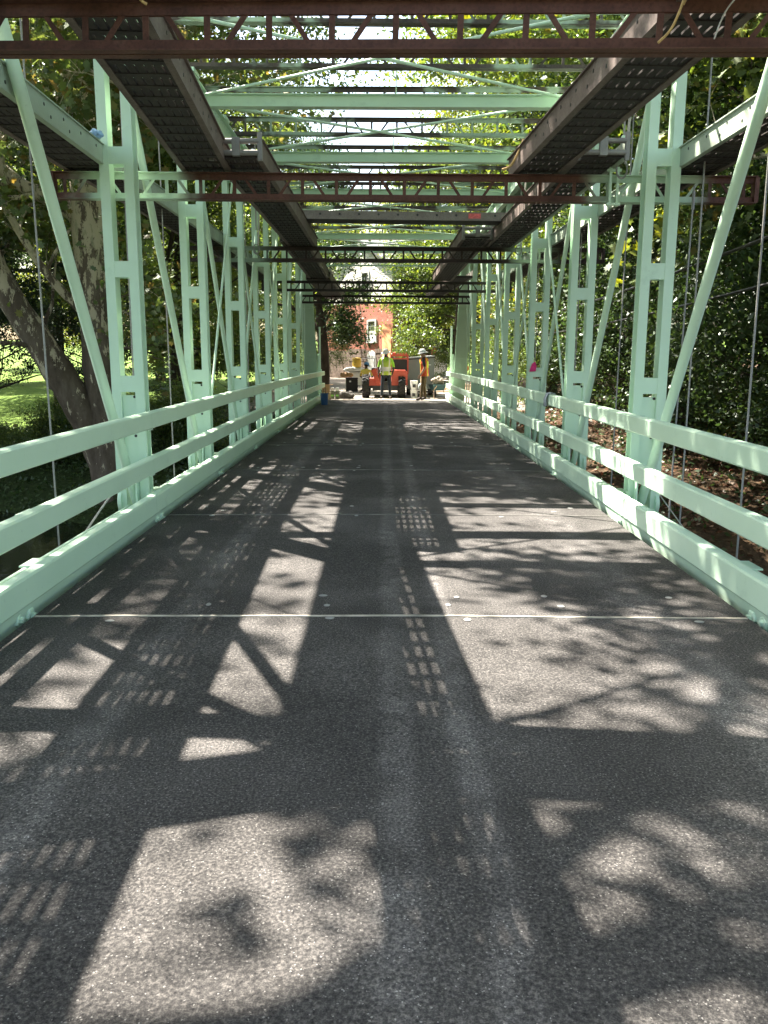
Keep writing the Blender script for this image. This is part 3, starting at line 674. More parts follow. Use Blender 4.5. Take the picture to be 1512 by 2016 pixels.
# ribbon and rag
mb = MB(); fo = [(2.42, 1.24), (2.53, 1.25), (2.535, 1.34), (2.51, 1.41), (2.46, 1.37), (2.43, 1.29)]; mb.add([(x, 14.31 + 0.01 * math.sin(k * 2), z) for k, (x, z) in enumerate(fo)] + [(x, 14.325 + 0.01 * math.sin(k * 2), z) for k, (x, z) in enumerate(fo)], [(0, 1, 2, 3, 4, 5), (11, 10, 9, 8, 7, 6)] + [(k, (k + 1) % 6, (k + 1) % 6 + 6, k + 6) for k in range(6)])
tag(mb.build('survey_flag', 'pink'), 'bright pink flag tucked between the channels of a wooded-side post', 'flag')
yr = 11.45; mb = MB(); prof = [(2.18, 0.83), (2.176, 0.93), (2.20, 1.0), (2.25, 1.012), (2.30, 1.0), (2.305, 0.9)]
vv = []; nn_ = 7
for k in range(nn_):
    for j, (x, z) in enumerate(prof): vv.append((x - 0.012 * abs(math.sin(k * 1.3 + j)), yr + k * 0.028 + 0.012 * math.sin(j * 2.0), z + camber(yr) + (0.015 * math.sin(k * 2.1) if j in (0, 5) else 0)))
L_ = len(prof); ff = [(k * L_ + j, k * L_ + j + 1, (k + 1) * L_ + j + 1, (k + 1) * L_ + j) for k in range(nn_ - 1) for j in range(L_ - 1)]
mb.add(vv, ff); o = mb.build('rag', 'ragcol', None, True); sm = o.modifiers.new('s', 'SOLIDIFY'); sm.thickness = 0.008; sm.offset = 0
tag(o, 'crumpled grey rag draped over the top guard rail bar', 'rag')
# overhead cables
def cable(p, q, sag, r, label):
    p, q = Vector(p), Vector(q); pts = [p.lerp(q, k / 30) - Vector((0, 0, sag * 4 * (k / 30) * (1 - k / 30))) for k in range(31)]
    tag(MB().tube(pts, r, 6).build('overhead_cable', 'blackcable', None, True), label, 'cable', 'overhead cables in the wood')
cable((5.75, -4, 4.3), (5.3, 62, 4.2), 1.35, 0.03, 'upper black overhead cable sagging through the wood')
cable((5.75, -4, 3.5), (5.3, 62, 3.4), 1.2, 0.024, 'lower black overhead cable sagging through the wood')

# ================================================================== TREES
LEAF_SHAPE = np.array([(0, -0.5), (0.32, -0.12), (0.16, 0.26), (-0.03, 0.62), (-0.30, -0.06)])
STAR = np.array([(0.0, -0.5), (0.10, -0.30), (0.38, -0.36), (0.26, -0.12), (0.52, 0.05), (0.24, 0.12), (0.22, 0.30), (0.08, 0.24), (0.0, 0.55), (-0.10, 0.24), (-0.24, 0.32), (-0.22, 0.10), (-0.5, 0.02), (-0.27, -0.13), (-0.36, -0.38), (-0.10, -0.30)])
def leaf_mesh(name, centers, size, m, seed, shape=LEAF_SHAPE, tilt=0.9, outward=None):
    rg = np.random.default_rng(seed); n = len(centers); k = len(shape)
    nrm = rg.normal(size=(n, 3)) * tilt; nrm[:, 2] += 1.0
    if outward is not None: nrm += outward * 0.5
    nrm /= np.linalg.norm(nrm, axis=1)[:, None]
    ax = rg.normal(size=(n, 3)); u = np.cross(nrm, ax); u /= np.linalg.norm(u, axis=1)[:, None]; v = np.cross(nrm, u)
    sz = size * rg.uniform(0.65, 1.3, size=n)
    P = centers[:, None, :] + sz[:, None, None] * (shape[None, :, 0, None] * u[:, None, :] + shape[None, :, 1, None] * v[:, None, :])
    bend = (np.abs(shape[:, 0]) * 0.35 - shape[:, 1] ** 2 * 0.3)
    P += (sz[:, None] * bend[None, :])[:, :, None] * nrm[:, None, :] * rg.uniform(-1, 0.6, size=n)[:, None, None]
    me = bpy.data.meshes.new(name); me.vertices.add(n * k); me.vertices.foreach_set('co', P.reshape(-1).astype(np.float32))
    me.loops.add(n * k); me.loops.foreach_set('vertex_index', np.arange(n * k, dtype=np.int32))
    me.polygons.add(n); me.polygons.foreach_set('loop_start', np.arange(n, dtype=np.int32) * k); me.polygons.foreach_set('loop_total', np.full(n, k, dtype=np.int32))
    me.materials.append(M[m]); me.update(calc_edges=True); return me
def scatter(tips, n, sig, seed, flat=0.55):
    rg = np.random.default_rng(seed); tips = np.array(tips); idx = rg.integers(0, len(tips), n)
    wgt = 0.5 + rg.random(len(tips)); off = rg.normal(size=(n, 3)) * sig; off *= wgt[idx][:, None]; off[:, 2] *= flat
    return tips[idx] + off
def vrand(rr, s): return Vector((rr.gauss(0, s), rr.gauss(0, s), rr.gauss(0, s)))
def branch_out(mb, rr, start, d, L, r0, lvl, tips, sides=6, up=0.25, droop=0.0):
    pts = [Vector(start)]; d = d.normalized(); n = 5
    for k in range(n):
        d = (d + vrand(rr, 0.16) + Vector((0, 0, up * 0.25 - droop * 0.3 * k / n))).normalized(); pts.append(pts[-1] + d * (L / n))
    rad = [max(0.006, r0 * (1 - 0.82 * k / n)) for k in range(n + 1)]
    mb.tube(pts, rad, sides, cap=False)
    if lvl == 0:
        tips += [pts[2], pts[3], pts[4], pts[5]]; return
    for k in range(4 if lvl == 1 else 5):
        f = rr.uniform(0.35, 1.0); i = min(n - 1, int(f * n)); p = pts[i].lerp(pts[i + 1], f * n - i if f < 1 else 1)
        sd = (pts[i + 1] - pts[i]).normalized(); rv = vrand(rr, 1.0); rv -= sd * rv.dot(sd); rv.normalize()
        branch_out(mb, rr, p, sd * 0.7 + rv * 0.85 + Vector((0, 0, 0.1)), L * rr.uniform(0.38, 0.6), rad[i] * 0.55, lvl - 1, tips, 4 if lvl > 1 else 3, up, droop)
    tips.append(pts[-1])
VAR = {}
def variant(key, seed, h, lo, rad, limbs, nleaf, leaf, tr, lm, sig=0.42, shape='round', bark='bark'):
    rr = random.Random(seed); mb = MB(); tips = []
    pts = [Vector((0, 0, -0.4))]; n = 7
    for k in range(n): pts.append(Vector((rr.gauss(0, .10) * k * h / 30, rr.gauss(0, .10) * k * h / 30, (k + 1) / n * h * 0.93)))
    mb.tube(pts, [tr * 1.35] + [tr * (1 - 0.85 * (k + 1) / n) for k in range(n)], 9, cap=False)
    for i in range(limbs):
        t_ = (i + 0.5) / limbs; z = lo + (h * 0.92 - lo) * t_; a = i * 2.4 + rr.uniform(-.4, .4)
        pr = math.sin(math.pi * (0.18 + 0.75 * t_)) if shape == 'round' else (1.05 - t_)
        k = min(n - 1, max(0, int(z / (h * 0.93) * n))); c = pts[k].lerp(pts[k + 1], max(0, min(1, z / (h * 0.93) * n - k)))
        el = 0.15 + 0.75 * t_
        branch_out(mb, rr, c, Vector((math.cos(a), math.sin(a), el)), rad * (0.35 + 0.75 * pr), tr * 0.34 * (1.1 - 0.6 * t_), 1, tips)
    tm = mb.mesh(key + '_trunk', bark, True)
    cm = leaf_mesh(key + '_crown', scatter(tips, nleaf, sig, seed + 1), leaf, lm, seed + 2)
    VAR[key] = (tm, cm)
variant('forest_a', 11, 15, 4.5, 4.6, 26, 42000, 0.155, 0.24, 'leaf', 0.5)
variant('forest_b', 12, 12, 2.2, 4.4, 26, 46000, 0.15, 0.2, 'leaf', 0.48)
variant('forest_c', 13, 17, 3.0, 4.0, 28, 44000, 0.15, 0.22, 'leaf_dark', 0.5)
variant('edge_a', 14, 7.5, 0.8, 3.2, 24, 34000, 0.115, 0.11, 'leaf', 0.38)
variant('edge_b', 15, 6, 0.5, 2.6, 22, 26000, 0.11, 0.08, 'leaf_dark', 0.36)
variant('bright', 16, 11, 1.5, 4.4, 24, 44000, 0.15, 0.18, 'leaf_yellow', 0.48)
variant('shrub_a', 17, 2.4, 0.2, 1.5, 16, 8000, 0.09, 0.04, 'leaf', 0.26)
variant('shrub_b', 18, 2.0, 0.15, 1.4, 16, 7500, 0.095, 0.04, 'leaf_dark', 0.26)
variant('conifer', 19, 9, 2.6, 3.2, 34, 26000, 0.10, 0.15, 'needle', 0.22, 'cone')
def tree(key, x, y, s=1.0, name='tree', label='', group=None, z=None, rz=None, cat='tree'):
    z = hgt(x, y) if z is None else z
    t = thing(name, label, cat, (x, y, z), rnd.uniform(0, 6.28) if rz is None else rz, group); t.scale = (s * rnd.uniform(.92, 1.1), s * rnd.uniform(.92, 1.1), s)
    tm, cm = VAR[key]; link('trunk' if cat == 'tree' else 'stems', tm, t); link('crown' if cat == 'tree' else 'foliage', cm, t); return t
# --- the sycamore, limbs placed as they stand
syc = thing('sycamore_tree', 'huge sycamore with peeling cream and brown bark forking near its base', 'tree', (-6.9, 20.2, -1.75), 0)
mb = MB(); stips = []; rr = random.Random(5)
def limb(pts, r0, r1, sides=12, kids=0, lvl=1, L=2.4, droop=0.2, rk=None):
    P = [Vector(p) for p in pts]; out = []
    for i in range(len(P) - 1):
        p0, p1, p2, p3 = P[max(i - 1, 0)], P[i], P[i + 1], P[min(i + 2, len(P) - 1)]
        for k in range(5):
            u = k / 5; out.append(0.5 * ((2 * p1) + (p2 - p0) * u + (2 * p0 - 5 * p1 + 4 * p2 - p3) * u * u + (3 * p1 - p0 - 3 * p2 + p3) * u ** 3))
    out.append(P[-1]); n = len(out); rad = [r0 + (r1 - r0) * k / (n - 1) for k in range(n)]
    rad = [r_ * (1 + 0.05 * math.sin(k * 2.3 + r0 * 40)) for k, r_ in enumerate(rad)]
    mb.tube(out, rad, sides, cap=False)
    for k in range(kids):
        i = int(n * rr.uniform(0.35, 0.98)); i = min(i, n - 2); sd = (out[i + 1] - out[i]).normalized(); rv = vrand(rr, 1); rv -= sd * rv.dot(sd); rv.normalize()
        branch_out(mb, rr, out[i], sd * 0.6 + rv, L * rr.uniform(.7, 1.2), min(0.07, rad[i] * 0.5), lvl, stips, 6, 0.1, droop)
    return out
limb([(0.25, 0, -0.3), (0.22, 0, 0.8), (0.12, 0, 3.0), (0.0, 0, 6.0), (-0.05, 0.1, 8.4)], 0.56, 0.36, 16)                      # main trunk
limb([(0.2, 0, 0.2), (-0.25, -0.1, 1.6), (-1.05, -0.3, 3.2), (-1.95, -0.5, 4.9), (-2.25, -0.6, 6.4), (-2.5, -0.6, 9.5), (-3.4, -0.6, 13)], 0.46, 0.12, 14, 12, 2, 3.0)   # leaning stem
limb([(-0.05, 0.1, 8.2), (-0.4, 0.3, 10.5), (-0.9, 0.5, 13.5), (-1.0, 0.8, 17)], 0.32, 0.08, 12, 12, 2, 3.2)
limb([(-0.05, 0, 7.0), (0.9, 0.0, 8.1), (1.7, -0.3, 9.2), (2.6, -0.9, 11.0), (3.6, -1.2, 12.8)], 0.27, 0.06, 10, 10, 2, 2.8)
limb([(-0.05, 0, 6.3), (-0.8, -0.2, 6.75), (-1.5, -0.4, 7.1), (-2.6, -0.9, 8.2), (-4.0, -1.6, 9.0)], 0.24, 0.07, 10, 8, 2, 2.4)   # mottled limb to the left
limb([(0.05, 0, 4.0), (-0.45, -0.3, 4.5), (-0.95, -0.8, 5.3), (-1.6, -1.6, 6.8), (-2.6, -2.8, 7.9)], 0.13, 0.05, 8, 6, 1, 2.0)
limb([(-2.2, -0.6, 6.0), (-3.0, -1.0, 7.0), (-4.2, -1.8, 8.2), (-5.6, -2.8, 9.2)], 0.16, 0.05, 8, 7, 2, 2.2)
limb([(0.0, 0, 7.6), (0.4, -1.6, 8.6), (0.7, -3.8, 9.2), (0.6, -6.4, 9.5)], 0.22, 0.05, 8, 11, 2, 2.5, 0.5)   # limb reaching towards the bridge walkway
limb([(-0.3, 0.3, 10.0), (-0.8, -2.2, 11.4), (-1.4, -5.2, 12.2), (-1.8, -8.2, 12.6)], 0.2, 0.05, 8, 11, 2, 2.6, 0.45)
limb([(-0.4, 0.3, 11.0), (1.4, 1.4, 12.8), (3.6, 2.2, 14.2), (5.6, 2.6, 15.2)], 0.2, 0.05, 8, 10, 2, 2.8, 0.3)
limb([(-1.2, -0.3, 3.4), (-1.9, -1.1, 3.5), (-2.9, -2.2, 3.2), (-3.7, -3.0, 2.6)], 0.07, 0.02, 6, 5, 1, 1.2, 0.6)
for k in range(6): branch_out(mb, rr, (0.1, -0.1, rr.uniform(3, 6.5)), Vector((rr.uniform(.2, 1), rr.uniform(-.6, .6), 0.1)), 1.8, 0.04, 1, stips, 5, 0, 0.5)
mb.build('trunk', 'bark_syc', syc, True)
sc_crown = link('crown', leaf_mesh('sycamore_crown', scatter(stips, 38000, 0.40, 77), 0.19, 'leaf_syc', 78, STAR, 0.9), syc)
lt = thing('leaning_tree', 'slender tree leaning from the near bank out over the truss and deck', 'tree', (-7.2, 2.6, hgt(-7.2, 2.6)), 0)
mb = MB(); stips = []; rr = random.Random(15)
limb([(0, 0, -0.3), (0.3, 0.5, 3.5), (1.2, 1.8, 7.5), (2.6, 3.6, 10.6), (3.9, 5.0, 12.4)], 0.2, 0.05, 9, 4, 1, 1.5, 0.3)
limb([(1.2, 1.8, 7.5), (2.4, 2.4, 9.4), (4.0, 3.4, 10.8), (5.4, 3.9, 11.4)], 0.1, 0.03, 7, 5, 1, 1.5, 0.3)
limb([(2.4, 3.4, 10.4), (3.6, 5.6, 11.4), (4.6, 8.2, 11.8), (5.0, 10.5, 11.9)], 0.1, 0.03, 7, 9, 1, 1.9, 0.3)
limb([(2.6, 3.6, 10.6), (4.2, 5.2, 11.4), (4.6, 8.6, 11.8), (4.7, 12.5, 11.9)], 0.08, 0.03, 7, 10, 1, 1.7, 0.3)
mb.build('trunk', 'bark', lt, True)
link('crown', leaf_mesh('leaning_crown', scatter(stips, 11000, 0.30, 53), 0.16, 'leaf', 54, tilt=0.8), lt)
# --- nearer plane tree overhanging the wooded side, big leaves one by one
pt = thing('plane_tree', 'large-leaved tree overhanging the walkway outside the wooded-side truss', 'tree', (8.3, 11.0, hgt(8.3, 11.0)), 0)
mb = MB(); stips = []; rr = random.Random(9)
limb([(0, 0, -0.3), (0.1, 0, 3), (0, 0.1, 6), (-0.2, 0.2, 10)], 0.26, 0.1, 10, 8, 2, 2.6, 0.3)
limb([(0, 0, 4.2), (-0.9, -0.5, 4.9), (-1.9, -0.9, 5.0), (-2.9, -1.3, 4.5)], 0.09, 0.025, 7, 7, 1, 1.0, 0.9)
limb([(0, 0, 6.2), (-1.2, 0.0, 7.3), (-2.7, 0.2, 8.0), (-4.2, 0.3, 8.1)], 0.11, 0.03, 7, 9, 1, 1.5, 0.8)
limb([(0, 0, 5.2), (-1.0, 1.4, 6.0), (-2.0, 3.0, 6.5), (-2.8, 4.6, 6.6)], 0.10, 0.03, 7, 8, 1, 1.5, 0.8)
mb.build('trunk', 'bark_syc', pt, True)
cen = scatter(stips, 9000, 0.36, 33)
near = sorted(range(len(cen)), key=lambda i: (cen[i][0] + 8.3) * 1.0 + abs(cen[i][2] - 4.5) * 0.4)
crown = link('crown', leaf_mesh('plane_crown', cen[near[260:]], 0.19, 'leaf_syc', 34, STAR, 0.9), pt)
one = [leaf_mesh('plane_leaf', np.zeros((1, 3)), 0.23, 'leaf_yellow' if k == 0 else 'leaf_syc', 90 + k, STAR, 0.3) for k in range(3)]
for q, i in enumerate(near[:260]):
    o = link('leaf', one[q % 3], crown, tuple(cen[i])); o.rotation_euler = (rr.gauss(0, .7), rr.gauss(0, .7), rr.uniform(0, 6.28)); k = rr.uniform(.7, 1.15); o.scale = (k, k, k)
# --- woods
LW = 'leafy tree in the dark wood behind the guard rail with the rag'; GW = 'trees in the wood on the rag side'
for key, x, y, s in (('forest_c', 9.5, 21, 1.0), ('forest_a', 12.5, 15.5, 1.0), ('forest_c', 13.5, 24, 1.0), ('edge_b', 8.4, 17.5, 1.1), ('forest_c', 15.5, 30, 1.1), ('forest_c', 10.2, 33, 1.0),
                     ('edge_b', 10.5, 27.5, 1.2), ('edge_b', 7.2, 24.5, 1.0), ('forest_a', 17, 37, 1.0), ('forest_c', 19.5, 22, 1.0), ('edge_a', 14.0, 19.5, 1.0), ('forest_b', 21, 30, 1.1), ('forest_c', 24, 40, 1.2),
                     ('edge_b', 6.7, 31.5, 1.0), ('bright', 8.4, 38.5, 0.9), ('forest_c', 13, 43, 1.1), ('edge_a', 12.2, 12.2, 0.9), ('edge_b', 9.2, 13.9, 0.7), ('forest_a', 22, 14, 1.0), ('edge_b', 11.6, 20.5, 0.9)):
    tree(key, x, y, s, 'wood_tree', LW, GW)
LL = 'leafy tree beyond the sunlit lawn behind the sycamore'; GL = 'trees beyond the lawn'
for key, x, y, s in (('forest_b', -17, 58, 1.1), ('forest_c', -26, 52, 1.1), ('forest_a', -12.5, 50, 1.0), ('bright', -21, 63, 1.1), ('forest_c', -33, 60, 1.2), ('forest_b', -8.5, 47, 0.9), ('forest_b', -29, 44, 1.0), ('forest_a', -38, 46, 1.2), ('edge_a', -7.6, 34.5, 0.8)):
    tree(key, x, y, s, 'lawn_tree', LL, GL)
for key, x, y, s, lab in (('forest_c', -13.5, 26, 0.95, 'tall shaded tree just behind the sycamore'), ('forest_a', -19, 30, 1.0, 'tall tree standing at the near edge of the lawn'), ('forest_b', -7.4, 29.5, 0.8, 'shaded tree close behind the far posts on the sycamore side')):
    tree(key, x, y, s, 'lawn_edge_tree', lab, 'trees at the lawn edge')
for x, y, s in ((-11.0, 23.0, 0.75), (-14.5, 21.0, 0.9), (-9.0, 25.8, 0.62), (-17.5, 24.0, 0.8)):
    tree('conifer', x, y, s, 'dark_conifer', 'dark drooping evergreen on the bank before the lawn', 'dark evergreens on the bank')
# trees framing the road past the bridge
dt = thing('roadside_tree', 'big dark tree with a thick trunk beside the telehandler on the house side', 'tree', (-2.85, 38.3, -0.2), 0)
mb = MB(); stips = []; rr = random.Random(23)
limb([(0, 0, -0.3), (0.05, 0, 1.5), (-0.1, 0.1, 3.5), (-0.5, 0.2, 6.0), (-1.0, 0.3, 9.0)], 0.31, 0.1, 12, 8, 2, 1.7, 0.3)
limb([(0, 0, 2.6), (0.5, -0.3, 3.1), (1.1, -0.6, 3.2), (1.6, -0.8, 2.9)], 0.08, 0.02, 7, 6, 1, 0.8, 0.7)
limb([(-0.1, 0, 3.2), (0.5, -0.2, 4.0), (0.9, -0.4, 4.4), (1.2, -0.6, 4.4)], 0.09, 0.02, 7, 6, 1, 0.9, 0.6)
limb([(-0.3, 0, 4.6), (0.2, 0, 5.6), (0.6, 0.2, 6.2)], 0.08, 0.02, 7, 6, 1, 1.0, 0.4)
limb([(-0.1, 0, 2.8), (-1.0, 0.3, 3.6), (-2.2, 0.3, 4.0), (-3.2, 0.2, 4.0)], 0.12, 0.03, 7, 9, 1, 1.4, 0.5)
limb([(-0.3, 0, 4.4), (-1.4, 0.4, 5.4), (-2.8, 0.4, 6.2)], 0.1, 0.03, 7, 8, 1, 1.5, 0.4)
mb.build('trunk', 'bark', dt, True)
link('crown', leaf_mesh('roadside_crown', scatter(stips, 16000, 0.30, 63), 0.13, 'leaf_dark', 64), dt)
tree('forest_b', 3.9, 46, 0.95, 'roadside_tree', 'dark leafy tree over the gravel road behind the grey box trailer')
tree('bright', 1.6, 72, 1.15, 'roadside_tree', 'bright yellow-green tree far down the road to one side of the brick house')
tree('bright', 7.0, 62, 1.1, 'roadside_tree', 'bright yellow-green tree behind the dark roadside tree on the wooded side')
tree('edge_a', -3.6, 44.5, 0.5, 'roadside_tree', 'low bright young tree in front of the stone cellar wall')
tree('edge_a', 4.2, 52, 0.8, 'roadside_tree', 'young leafy tree on the verge behind the portable toilet')
for x, y, s in ((12, 75, 1.3), (-8, 86, 1.4), (18, 88, 1.4), (-20, 90, 1.5), (-34, 84, 1.5), (30, 80, 1.4), (-12, 110, 1.7), (38, 60, 1.3), (-44, 70, 1.4)):
    tree(('forest_c', 'forest_b', 'bright')[int(abs(x)) % 3], x, y, s, 'far_tree', 'tall tree in the far wood closing the view', 'far wood trees')
# tall trees standing off to the sides whose tops close over the bridge
for key, x, y, s, lab in (('forest_a', -12.0, 31.0, 1.1, 'tall tree leaning over the far bank on the lawn side'), ('forest_a', 8.0, 27.5, 1.15, 'tall tree leaning over the far bank on the wooded side')):
    tree(key, x, y, s, 'overhanging_tree', lab, 'trees leaning over the bridge')
variant('tall_a', 41, 19, 8.0, 6.0, 26, 46000, 0.17, 0.26, 'leaf_yellow', 0.55)
variant('tall_b', 42, 18, 7.0, 6.2, 28, 46000, 0.17, 0.26, 'leaf', 0.55)
for key, x, y, s, lab in (('tall_a', -18.5, 47, 1.1, 'tall yellowing tree arching over the road on the house side'), ('tall_b', 7.6, 38.5, 1.0, 'tall tree arching over the road on the wooded side'),
                          ('tall_b', -16.0, 60, 1.1, 'tall tree behind the yellowing one on the house side'), ('tall_a', 7.8, 52, 1.1, 'tall yellowing tree behind the grey trailer'), ('tall_b', -7.6, 31.5, 0.95, 'tall tree on the far bank hanging over the end of the deck'),
                          ('tall_b', -13.0, 9.5, 0.9, 'tall tree at the creek edge shading the truss'), ('tall_a', 6.6, -2.2, 1.1, 'unseen tall tree added on the near bank to block overhead sky light'), ('tall_a', 6.6, 12.8, 1.05, 'tall yellowing tree added on the wooded bank to block overhead sky light'), ('tall_b', -7.0, -5.5, 1.0, 'unseen tall tree added behind the walkway start to block overhead sky light'), ('tall_b', 8.0, 16.5, 0.95, 'tall tree above the wooded bank beside the truss')):  # trees labelled as added keep overhead sky light off the deck
    tree(key, x, y, s, 'canopy_tree', lab, 'tall canopy trees')
tree('forest_b', 2.6, 49.5, 0.62, 'roadside_tree', 'dark leafy tree standing against the side of the brick house')
# shrubs
rs = random.Random(21)
for k in range(34):
    if k < 20: x, y = rs.uniform(6.2, 17), rs.uniform(10.5, 33); lab, gr_ = 'low shrub on the leaf-strewn bank of the wood', 'shrubs in the wood'
    else: x, y = rs.uniform(-15, -5.2), rs.uniform(20.5, 25); lab, gr_ = 'low shrub on the dark bank below the sycamore', 'shrubs on the sycamore bank'
    if x > 0 and y < 19 - x * 0.6 + 2: y += 4
    tree('shrub_a' if k % 2 else 'shrub_b', x, y, rs.uniform(.6, 1.15) * (1 if k < 20 else 0.6), 'shrub', lab, gr_, cat='shrub')
for x, y, s in ((-5.8, 32.0, 0.9), (-4.6, 36, 0.8), (4.6, 33.5, 0.8), (5.6, 31.2, 0.7), (3.8, 47, 0.9)):
    tree('shrub_a', x, y, s, 'shrub', 'leafy shrub along the gravel edge past the bridge', 'shrubs by the gravel', cat='shrub')
# litter and ground cover
rg = np.random.default_rng(3); pts = []
while len(pts) < 16000:
    x, y = rg.uniform(3.5, 16), rg.uniform(8, 32); 
    if (y - (9 - 0.6 * x)) / 1.166 > 4.6: pts.append((x, y, hgt(x, y) + 0.02 + rg.random() * 0.03))
stuff(tag(link('leaf_litter', leaf_mesh('leaf_litter', np.array(pts), 0.10, 'leaf_dry', 4, tilt=0.35)), 'brown fallen leaves on the bank of the wood', 'leaf litter'))
pts = []
while len(pts) < 14000:
    x, y = rg.uniform(-22, -3.2), rg.uniform(15, 30)
    if (y - (9 - 0.6 * x)) / 1.166 > 4.4: pts.append((x, y, hgt(x, y) + 0.03 + rg.random() * 0.16))
for k in range(7000):
    x, y = rg.uniform(4, 16), rg.uniform(9, 32)
    if (y - (9 - 0.6 * x)) / 1.166 > 4.6: pts.append((x, y, hgt(x, y) + 0.05 + rg.random() * 0.2))
stuff(tag(link('ground_cover', leaf_mesh('ground_cover', np.array(pts), 0.11, 'leaf_dark', 5, tilt=0.6)), 'low dark green ground cover on both creek banks', 'ground cover'))

# ================================================================== FAR SITE
M['orange'] = simple('telehandler_orange', (0.46, 0.075, 0.045), 0.45, 0.15, 5)
M['boomorange'] = simple('boom_orange', (0.72, 0.26, 0.08), 0.45, 0.15, 5)
M['rubber'] = simple('tyre_rubber', (0.022, 0.021, 0.02), 0.85, 0.3, 20)
M['darkmetal'] = simple('dark_metal', (0.03, 0.03, 0.032), 0.55, 0.3, 8)
M['grey'] = simple('grey_sheet', (0.20, 0.225, 0.215), 0.5, 0.08, 3)
M['white'] = simple('white_paint', (0.72, 0.72, 0.70), 0.5, 0.06, 4)
M['teal'] = simple('teal_plastic', (0.03, 0.09, 0.10), 0.5, 0.1, 4)
M['blue'] = simple('blue_plastic_pail', (0.015, 0.075, 0.24), 0.4, 0.12, 5)
M['card'] = simple('cardboard', (0.42, 0.25, 0.13), 0.85, 0.2, 10)
M['wood'] = simple('sawn_timber', (0.46, 0.33, 0.20), 0.8, 0.25, 8)
M['yellow'] = simple('yellow_plastic', (0.65, 0.43, 0.06), 0.5, 0.15, 5)
M['signorange'] = simple('orange_sign', (0.85, 0.28, 0.02), 0.5, 0.1, 4)
M['black'] = simple('black_plastic', (0.012, 0.012, 0.013), 0.5, 0.2, 5)
M['glass'] = simple('dark_glass', (0.02, 0.025, 0.03), 0.08, 0.1, 3)
M['hose'] = simple('hose_rubber', (0.015, 0.015, 0.015), 0.5, 0.1, 9)
# road-end step and sill timber
struct(MB().b2((-3.2, 29.62, -3.2), (3.2, 30.5, -0.19)).build('abutment', 'grey'))
mb = MB(); mb.b2((-1.95, 29.66, -0.185), (2.0, 29.98, -0.075)); tag(mb.build('sill_timber', 'wood'), 'pale timber sill laid across the end of the asphalt deck', 'timber')
GZ = -0.12
# ---- telehandler
th = thing('telehandler', 'orange-red telehandler with chunky tyres and a raised boom on the gravel', 'telehandler', (0.0, 32.6, GZ), 0)
def wheel(x, y, r=0.42, w=0.27):
    wt = MB(); wt.lathe([(r * 0.5, -w / 2), (r * 0.9, -w / 2), (r * 0.97, -w * 0.38), (r * 0.97, w * 0.38), (r * 0.9, w / 2), (r * 0.5, w / 2)], n=28, axis='x')
    ty = wt.build('tyre', 'rubber', th, True); ty.location = (x, y, r)
    for k in range(18):
        for s in (-1, 1):
            a = 2 * math.pi * (k + (0.5 if s > 0 else 0)) / 18; l = MB()
            p = Vector((s * 0.005, math.cos(a) * r * 0.985, math.sin(a) * r * 0.985)); q = Vector((s * w * 0.5, math.cos(a + 0.17) * r * 0.96, math.sin(a + 0.17) * r * 0.96))
            l.bar(p, q, 0.04, 0.05, p.normalized()); l.build('lug', 'rubber', ty)
    rm = MB(); rm.lathe([(0.001, -w * 0.36), (r * 0.2, -w * 0.36), (r * 0.25, -w * 0.25), (r * 0.46, -w * 0.25), (r * 0.52, -w * 0.45), (r * 0.52, w * 0.45), (r * 0.46, w * 0.25), (r * 0.25, w * 0.25), (r * 0.2, w * 0.36), (0.001, w * 0.36)], n=20, axis='x')
    rm.build('rim', 'orange', ty, True)
for x in (-0.76, 0.64):
    for y in (0, 2.0): wheel(x, y)
mb = MB(); mb.b2((-0.62, -0.05, 0.36), (0.60, 2.6, 0.62)); mb.b2((-0.5, -0.15, 0.28), (0.5, 0.2, 0.46)); mb.build('chassis', 'darkmetal', th)
mb = MB(); mb.b2((0.24, -0.12, 0.48), (0.86, 1.5, 0.86)); mb.sweep([(-0.31, 0), (0.31, 0), (0.31, 0.10), (0.22, 0.20), (-0.22, 0.20), (-0.31, 0.10)], [(0.55, -0.14, 0.86), (0.55, 1.5, 0.92)]); mb.build('engine_cover', 'orange', th)
mb = MB(); 
for x in (0.22, 0.88): mb.bar((x, 0.35, 0.9), (x, 0.35, 1.62), 0.05, 0.05)
mb.bar((0.2, 0.35, 1.62), (0.9, 0.35, 1.62), 0.06, 0.08)
for x in (0.22, 0.88): mb.bar((x, 1.45, 0.9), (x, 1.45, 1.62), 0.05, 0.05); mb.bar((x, 0.35, 1.62), (x, 1.45, 1.62), 0.05, 0.06)
mb.bar((0.2, 0.33, 1.50), (0.9, 0.33, 1.50), 0.05, 0.05); mb.build('guard_frame', 'orange', th)
for k in range(6): MB().b2((0.25 + k * 0.105, 0.30, 1.655), (0.31 + k * 0.105, 0.36, 1.72)).build('roof_bar', 'orange', th)
MB().b2((0.27, 0.40, 0.95), (0.85, 0.42, 1.46)).build('rear_window', 'glass', th)
mb = MB(); mb.b2((-0.64, -0.1, 0.46), (-0.18, 0.7, 0.74)); mb.sweep([(-0.12, -0.1), (0.12, -0.1), (0.12, 0.1), (-0.12, 0.1)], [(-0.24, -0.12, 0.55), (-0.33, -0.1, 0.85), (-0.43, -0.05, 1.08)]); mb.build('fork_carriage', 'orange', th)
MB().lathe([(0.001, -0.1), (0.07, -0.1), (0.07, 0.1), (0.001, 0.1)], (-0.44, -0.05, 1.1), 12, 'x').build('pivot_pin', 'darkmetal', th, True)
for k in range(3): MB().tube([(-0.20 + 0.05 * k, -0.05, 0.6), (-0.26 + 0.07 * k, -0.2, 0.95), (-0.14 + 0.03 * k, 0.1, 1.35), (-0.05, 0.5, 1.6)], 0.022, 6).build('hose', 'hose', th, True)
